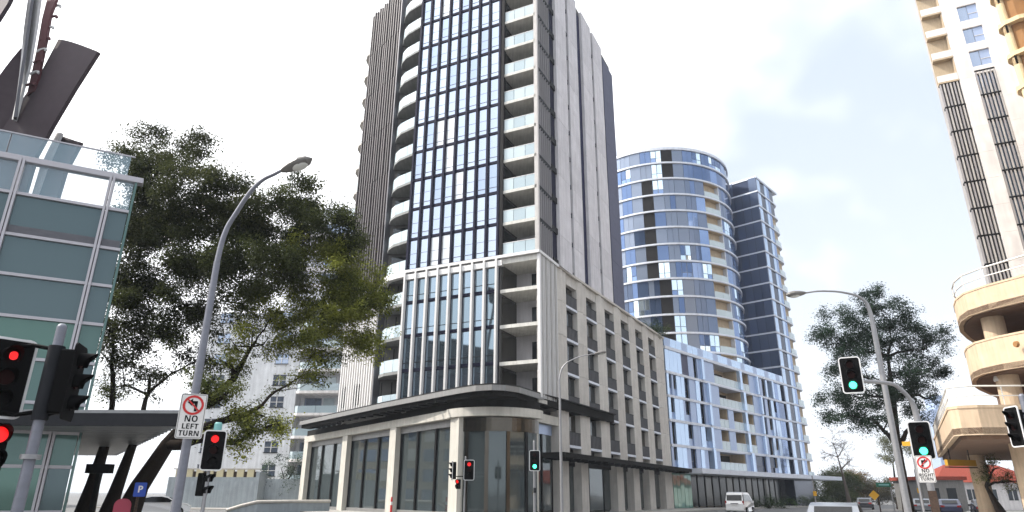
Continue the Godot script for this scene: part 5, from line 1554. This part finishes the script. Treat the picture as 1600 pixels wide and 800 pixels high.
	var s4 := thing("traffic_signal_mast", "curved mast signal with two green lights below the beige balcony", "traffic signal", pm)
	var c := Curve3D.new()
	for q in [[Vector3(12.62, 0, -20.9), Vector3(0, 1, 0)], [Vector3(12.62, 4.0, -20.9), Vector3(0, 0.4, 0)], [Vector3(12.3, 4.82, -20.85), Vector3(-0.2, 0.2, 0)], [Vector3(11.7, 5.05, -20.75), Vector3(-0.3, 0.03, 0)], [Vector3(10.85, 5.06, -20.6), Vector3(-0.3, 0, 0)]]:
		c.add_point(q[0], -q[1], q[1])
	tube(s4, "mast", c.tessellate(4, 3), PackedFloat32Array([0.10, 0.095, 0.09, 0.085, 0.08, 0.075, 0.07, 0.065, 0.06]), M.pole, 12)
	lantern(s4, Vector3(10.60, 5.24, -20.5), yaw_to_camera(Vector3(10.6, 0, -20.5)), 3, 2, true, 1.0)
	lantern(s4, Vector3(12.50, 3.30, -20.7), yaw_to_camera(Vector3(12.5, 0, -20.7)) + 0.12, 3, 2, true, 1.0)
	cube(s4, "control_box", Vector3(12.52, 1.2, -20.72), Vector3(0.22, 1.3, 0.2), M.wood, yaw_to_camera(pm))
	turn_sign("white sign reading NO RIGHT TURN below the lower green signal", Vector3(12.20, 2.45, -20.3), [["NO", 0.10, -0.05], ["RIGHT", 0.09, -0.17], ["TURN", 0.09, -0.28]], false, 0.44, 0.76)
	# the signal at the right edge, seen from its side
	var s5 := thing("traffic_signal", "dark traffic signal seen from the side at the right edge", "traffic signal", Vector3(9.22, 0, -12))
	pole(s5, Vector3(9.22, 0, -12), 3.4, 0.06, M.pole_blue)
	lantern(s5, Vector3(8.96, 2.87, -12), -PI * 0.52, 3, -1, true, 0.62)
	tube(s5, "bracket", PackedVector3Array([Vector3(9.22, 3.1, -12), Vector3(9.0, 3.1, -12)]), PackedFloat32Array([0.025]), M.signal_black, 6)
	# parking sign and the pink sign under the figs
	var ps := thing("parking_sign", "blue square parking sign with white P under the fig trees", "road sign", Vector3(-11.7, 0, -22))
	tube(ps, "post", PackedVector3Array([Vector3(-11.75, 0, -22.05), Vector3(-11.75, 1.95, -22.05)]), PackedFloat32Array([0.045]), M.wood, 8)
	var by := yaw_to_camera(Vector3(-11.7, 0, -22))
	put(ps, "plate", rounded(0.34, 0.42, 0.03, 0.02), M.sign_blue, Transform3D(Basis(Vector3.UP, by), Vector3(-11.68, 1.78, -21.98)))
	sign_text(ps, "P", 0.20, Transform3D(Basis(Vector3.UP, by), Vector3(-11.67, 1.79, -21.965)), M.sign_white)
	var pk := thing("pink_sign", "faded pink round-topped sign low beside the parking sign", "road sign", Vector3(-12.2, 0, -22))
	put(pk, "plate", rounded(0.48, 0.62, 0.2, 0.02), M.sign_pink, Transform3D(Basis(Vector3.UP, by), Vector3(-12.15, 1.2, -22)))
	tube(pk, "post", PackedVector3Array([Vector3(-12.15, 0, -22.03), Vector3(-12.15, 1.3, -22.03)]), PackedFloat32Array([0.03]), M.steel_dark, 6)
	var sb := thing("utility_box", "dark utility box fixed beside the leftmost fig trunk", "utility box", Vector3(-14.0, 0, -23.4))
	cube(sb, "cabinet", Vector3(-14.05, 2.45, -23.6), Vector3(0.8, 0.3, 0.3), M.signal_black)
	cube(sb, "post", Vector3(-14.05, 1.2, -23.6), Vector3(0.12, 2.3, 0.12), M.signal_black)
	# far signs and poles up the street
	var gs := thing("street_name_sign", "small green street sign on a thin pole far up the street", "road sign", Vector3(32.6, 0, -60))
	tube(gs, "post", PackedVector3Array([Vector3(32.75, 0, -60), Vector3(32.75, 3.0, -60)]), PackedFloat32Array([0.05]), M.pole, 8)
	cube(gs, "plate", Vector3(32.15, 2.6, -59.95), Vector3(1.15, 0.36, 0.05), M.sign_green, -0.3)
	cube(gs, "plate_stripe", Vector3(32.16, 2.6, -59.9), Vector3(0.8, 0.12, 0.03), M.cap_teal, -0.3)
	var ys := thing("warning_sign", "yellow-green diamond sign below the green street sign", "road sign", Vector3(32.0, 0, -61.5))
	tube(ys, "post", PackedVector3Array([Vector3(32.6, 0, -62), Vector3(32.6, 2.2, -62)]), PackedFloat32Array([0.05]), M.wood, 8)
	put(ys, "plate", unit, M.sign_yellow, Transform3D(Basis(Vector3.UP, -0.3) * Basis(Vector3.BACK, PI / 4) * Basis.from_scale(Vector3(0.6, 0.6, 0.03)), Vector3(32.2, 1.75, -61.9)))
	for a in [[Vector3(34.2, 0, -60), 6.6, "thin grey pole far up the street left of the others"], [Vector3(35.4, 0, -60.5), 3.9, "thin grey pole far up the street nearest the beige building"], [Vector3(27.2, 0, -62.5), 3.4, "thin pole at the kerb before the blue block's awning"]]:
		var fp := thing("thin_pole", a[2], "pole", a[0], "thin poles up the street")
		tube(fp, "shaft", PackedVector3Array([a[0], a[0] + Vector3(0, a[1], 0)]), PackedFloat32Array([0.07, 0.05]), M.pole, 8)
		cube(fp, "tag_plate", a[0] + Vector3(0, a[1] * 0.55, 0.08), Vector3(0.3, 0.4, 0.03), M.sign_yellow if a[1] < 4.5 else M.sign_white)
	var ybar := thing("yellow_sign", "yellow board beside the lower green signal", "road sign", Vector3(21.2, 0, -36))
	cube(ybar, "board", Vector3(21.0, 4.3, -36), Vector3(0.55, 0.22, 0.08), M.sign_yellow, -0.5)
	tube(ybar, "post", PackedVector3Array([Vector3(21.2, 0, -36.1), Vector3(21.2, 4.6, -36.1)]), PackedFloat32Array([0.06]), M.pole, 8)
	var bol := thing("marker_post", "short red and white marker post before the shopfront windows", "bollard", Vector3(-9.35, 0, -55))
	var zz := Vector3(-9.35, 0, -55)
	tube(bol, "post", PackedVector3Array([zz + Vector3(0, 0.13, 0), zz + Vector3(0, 0.85, 0)]), PackedFloat32Array([0.09]), M.sign_red, 10)
	tube(bol, "band", PackedVector3Array([zz + Vector3(0, 0.85, 0), zz + Vector3(0, 1.1, 0)]), PackedFloat32Array([0.092]), M.sign_white, 10)
	tube(bol, "top", PackedVector3Array([zz + Vector3(0, 1.1, 0), zz + Vector3(0, 1.45, 0)]), PackedFloat32Array([0.09, 0.06]), M.sign_red, 10)

# ---------------------------------------------------------------- vehicles and far houses
func loft(par: Node3D, called: String, prof: Array, half: Callable, xf: Transform3D, m: Material) -> void:
	# a side profile (length, height) given width by its height and place
	var g := Geo.new()
	var pts := PackedVector2Array()
	for p in prof: pts.append(Vector2(p[0], p[1]))
	var k := pts.size()
	var area := 0.0
	for i in k: area += pts[i].x * pts[(i + 1) % k].y - pts[(i + 1) % k].x * pts[i].y
	var s := signf(area)
	var at := func(i: int, side: float) -> Vector3: return Vector3(pts[i].x, pts[i].y, half.call(pts[i].x, pts[i].y) * side)
	for i in k:
		var j := (i + 1) % k
		var e := (pts[j] - pts[i]).normalized()
		g.quad(at.call(i, 1.0), at.call(j, 1.0), at.call(j, -1.0), at.call(i, -1.0), Vector3(e.y * s, -e.x * s, 0))
	var t := Geometry2D.triangulate_polygon(pts)
	for i in range(0, t.size(), 3):
		for side in [1.0, -1.0]:
			var a: Vector3 = at.call(t[i], side)
			var b: Vector3 = at.call(t[i + 1], side)
			var c: Vector3 = at.call(t[i + 2], side)
			var nn: Vector3 = (b - a).cross(c - a).normalized()
			if nn.z * side < 0: nn = -nn
			g.tri(a, b, c, nn, nn, nn)
	put(par, called, g.mesh(), m, xf)

func vehicle(called: String, label: String, cat: String, at: Vector3, yaw: float, paint: Material, van: bool, group := "") -> void:
	# length runs along local x, the nose towards +x
	var t := thing(called, label, cat, at, group)
	var xf := Transform3D(Basis(Vector3.UP, yaw), at)
	var L := 4.9 if van else 4.5
	var H := 1.95 if van else 1.46
	var body: Array
	var glass: Array
	if van:
		body = [[-2.45, 0.45], [-2.45, 0.95], [-2.38, 1.15], [-2.25, 1.75], [-2.1, 1.92], [-1.6, 1.97], [0.3, 1.95], [0.8, 1.82], [1.55, 1.15], [2.25, 0.98], [2.42, 0.75], [2.42, 0.35], [1.9, 0.28], [-2.2, 0.28]]
		glass = [[-2.2, 1.18], [-2.08, 1.72], [-1.6, 1.78], [0.25, 1.76], [0.68, 1.66], [1.28, 1.18]]
	else:
		body = [[-2.2, 0.42], [-2.22, 0.80], [-2.1, 0.95], [-1.55, 1.0], [-1.0, 1.36], [-0.6, 1.45], [0.15, 1.46], [0.6, 1.36], [1.3, 0.98], [2.0, 0.86], [2.22, 0.66], [2.22, 0.38], [1.8, 0.25], [-1.9, 0.25]]
		glass = [[-1.42, 1.0], [-0.95, 1.30], [-0.58, 1.38], [0.12, 1.39], [0.55, 1.3], [1.1, 0.99]]
	var belt := 1.12 if van else 0.95
	var half := func(_x: float, y: float) -> float: return 0.90 - maxf(0.0, y - belt) * 0.22 - maxf(0.0, absf(_x) - 1.9) * 0.18
	loft(t, "body", body, half, xf, paint)
	var half2 := func(x: float, y: float) -> float: return half.call(x, y) + 0.012
	loft(t, "side_windows", glass, half2, xf, M.car_glass)
	var loc := func(called2: String, c: Vector3, sz: Vector3, m: Material, tilt := 0.0) -> void: put(t, called2, unit, m, xf * Transform3D(Basis(Vector3.BACK, tilt) * Basis.from_scale(sz), c))
	if van:
		loc.call("rear_window", Vector3(-2.31, 1.47, 0), Vector3(0.05, 0.5, 1.36), M.car_glass, -0.22)
		loc.call("windscreen", Vector3(1.22, 1.5, 0), Vector3(0.05, 0.85, 1.4), M.car_glass, 0.84)
		loc.call("number_plate", Vector3(-2.47, 0.85, 0), Vector3(0.03, 0.12, 0.45), M.sign_white)
		loc.call("plate_trim", Vector3(-2.46, 0.97, 0), Vector3(0.04, 0.07, 0.7), M.steel_dark)
		for s in [-1.0, 1.0]: loc.call("tail_lamp", Vector3(-2.36, 1.05, 0.78 * s), Vector3(0.14, 0.34, 0.14), M.tail_red)
	else:
		loc.call("rear_window", Vector3(-1.29, 1.18, 0), Vector3(0.04, 0.5, 1.25), M.car_glass, -0.98)
		loc.call("windscreen", Vector3(0.96, 1.18, 0), Vector3(0.04, 0.72, 1.3), M.car_glass, 1.07)
		for s in [-1.0, 1.0]:
			loc.call("tail_lamp", Vector3(-2.18, 0.80, 0.66 * s), Vector3(0.1, 0.16, 0.34), M.tail_red)
			loc.call("headlamp", Vector3(2.14, 0.70, 0.66 * s), Vector3(0.16, 0.14, 0.34), M.lamp_lens)
	loc.call("rear_bumper", Vector3(-L / 2 + 0.02 if van else -2.2, 0.48, 0), Vector3(0.14, 0.2, 1.6), paint)
	for s in [-1.0, 1.0]:
		loc.call("mirror", Vector3(1.0 if van else 0.85, 1.12 if van else 0.98, 0.98 * s), Vector3(0.1, 0.16, 0.22), paint)
	for x in [-1.45, 1.45]:
		for s in [-1.0, 1.0]:
			var h := holder(t, "wheel")
			var b := xf * Transform3D(Basis(Vector3.RIGHT, PI / 2 * s), Vector3(x, 0.33, 0.74 * s))
			put(h, "tyre", lathe([[0.0, 0.0], [0.31, 0.0], [0.33, 0.03], [0.33, 0.17], [0.30, 0.2], [0.2, 0.19]], 18), M.tyre, b)
			put(h, "rim", lathe([[0.21, 0.17], [0.19, 0.19], [0.06, 0.2], [0.0, 0.21]], 14), M.steel, b)

func vehicles() -> void:
	var along := atan2(0.87, 0.49)       # yaw of a car driving away up the street
	vehicle("van", "white people carrier driving away beside the low blue block", "van", Vector3(21.9, 0, -67.0), 1.05, M.car_white, true)
	vehicle("parked_car", "silver car of which only the roof shows at the bottom edge", "car", Vector3(12.25, 0, -26.5), along, M.car_silver, false, "cars on the street")
	var spots := [
		[Vector3(42.5, 0, -68), M.car_navy, "dark blue car parked beyond the mast signal, nearest the beige building"],
		[Vector3(40.5, 0, -60), M.car_dark, "black car parked under the beige building's far corner"],
		[Vector3(43.5, 0, -74), M.car_silver, "silver car between the poles far up the street"],
		[Vector3(47.0, 0, -93), M.car_dark, "black car before the far trees beside the street sign"],
	]
	for s in spots:
		vehicle("parked_car", s[2], "car", s[0], along + rng.randf_range(-0.06, 0.06), s[1], false, "cars on the street")
	vehicle("parked_car", "small white car under the fig trees beside the left lamp post", "car", Vector3(-27, 0, -54), 0.4, M.car_white, false, "cars on the street")

func far_houses() -> void:
	var t := thing("red_roofed_house", "white house with a red tiled roof under the beige balcony", "house", Vector3(64, 0, -100))
	var f := Fr.new(Vector3(59.0, 0, -96), Vector3(0.95, 0, 0.1), Vector3(-0.1, 0, 0.95))
	box(t, "wall", f, 0, 14, 0, 3.6, -9, 0, M.white_wall)
	var g := Geo.new()
	var a := f.p(-0.5, 3.5, 0.5) - org
	var b := f.p(14.5, 3.5, 0.5) - org
	var c := f.p(14.5, 3.5, -9.5) - org
	var d := f.p(-0.5, 3.5, -9.5) - org
	var r0 := f.p(3.5, 6.0, -4.5) - org
	var r1 := f.p(10.5, 6.0, -4.5) - org
	g.quad(a, b, r1, r0, (f.n + Vector3.UP).normalized())
	g.quad(c, d, r0, r1, (-f.n + Vector3.UP).normalized())
	g.tri(a, r0, d, (-f.u + Vector3.UP).normalized(), (-f.u + Vector3.UP).normalized(), (-f.u + Vector3.UP).normalized())
	g.tri(b, c, r1, (f.u + Vector3.UP).normalized(), (f.u + Vector3.UP).normalized(), (f.u + Vector3.UP).normalized())
	g.quad(a, b, c, d, Vector3.DOWN)
	put(t, "roof", g.mesh(), M.roof_red).position = Vector3.ZERO
	for i in 5:
		var h := holder(t, "window")
		box(h, "pane", f, 1.0 + 2.6 * i, 2.2 + 2.6 * i, 1.2, 2.6, -0.02, 0.03, M.glass_dark)
		box(h, "frame", f, 1.55 + 2.6 * i, 1.65 + 2.6 * i, 1.2, 2.6, 0.03, 0.06, M.sign_white)
	var u := thing("brick_house", "small brown house between the poles far up the street", "house", Vector3(51, 0, -84))
	var q := Fr.new(Vector3(48.5, 0, -82), Vector3(1, 0, 0), Vector3(0, 0, 1))
	box(u, "wall", q, 0, 5, 0, 3.5, -6, 0, M.fascia)
	box(u, "roof", q, -0.3, 5.3, 3.5, 3.9, -6.3, 0.3, M.roof_red)
	for i in 2: box(u, "window", q, 0.8 + 2 * i, 1.9 + 2 * i, 1.0, 2.6, -0.02, 0.04, M.glass_dark)
	var b2 := thing("distant_blue_tower", "tiny pale blue glass tower far behind the beige balcony rail", "tower", Vector3(240, 0, -380))
	prism(b2, "wall", PackedVector2Array([Vector2(238, -380), Vector2(248, -380), Vector2(248, -395), Vector2(238, -395)]), 0, 48, M.blue_grey)
	prism(b2, "upper_wall", PackedVector2Array([Vector2(242, -381), Vector2(247, -381), Vector2(247, -390), Vector2(242, -390)]), 48, 56, M.blue_grey)

func _ready() -> void:
	rng.seed = 20240
	materials()
	camera_and_light()
	setting()
	clusters = [leaf_cluster(54, 0.25, 1), leaf_cluster(44, 0.24, 2)]
	corner_tower()
	blue_block()
	round_tower()
	square_tower()
	white_block()
	opposite_block()
	garden_wall()
	white_tower()
	beige_building()
	flared_roof()
	glass_building()
	far_houses()
	plants()
	street_things()
	vehicles()
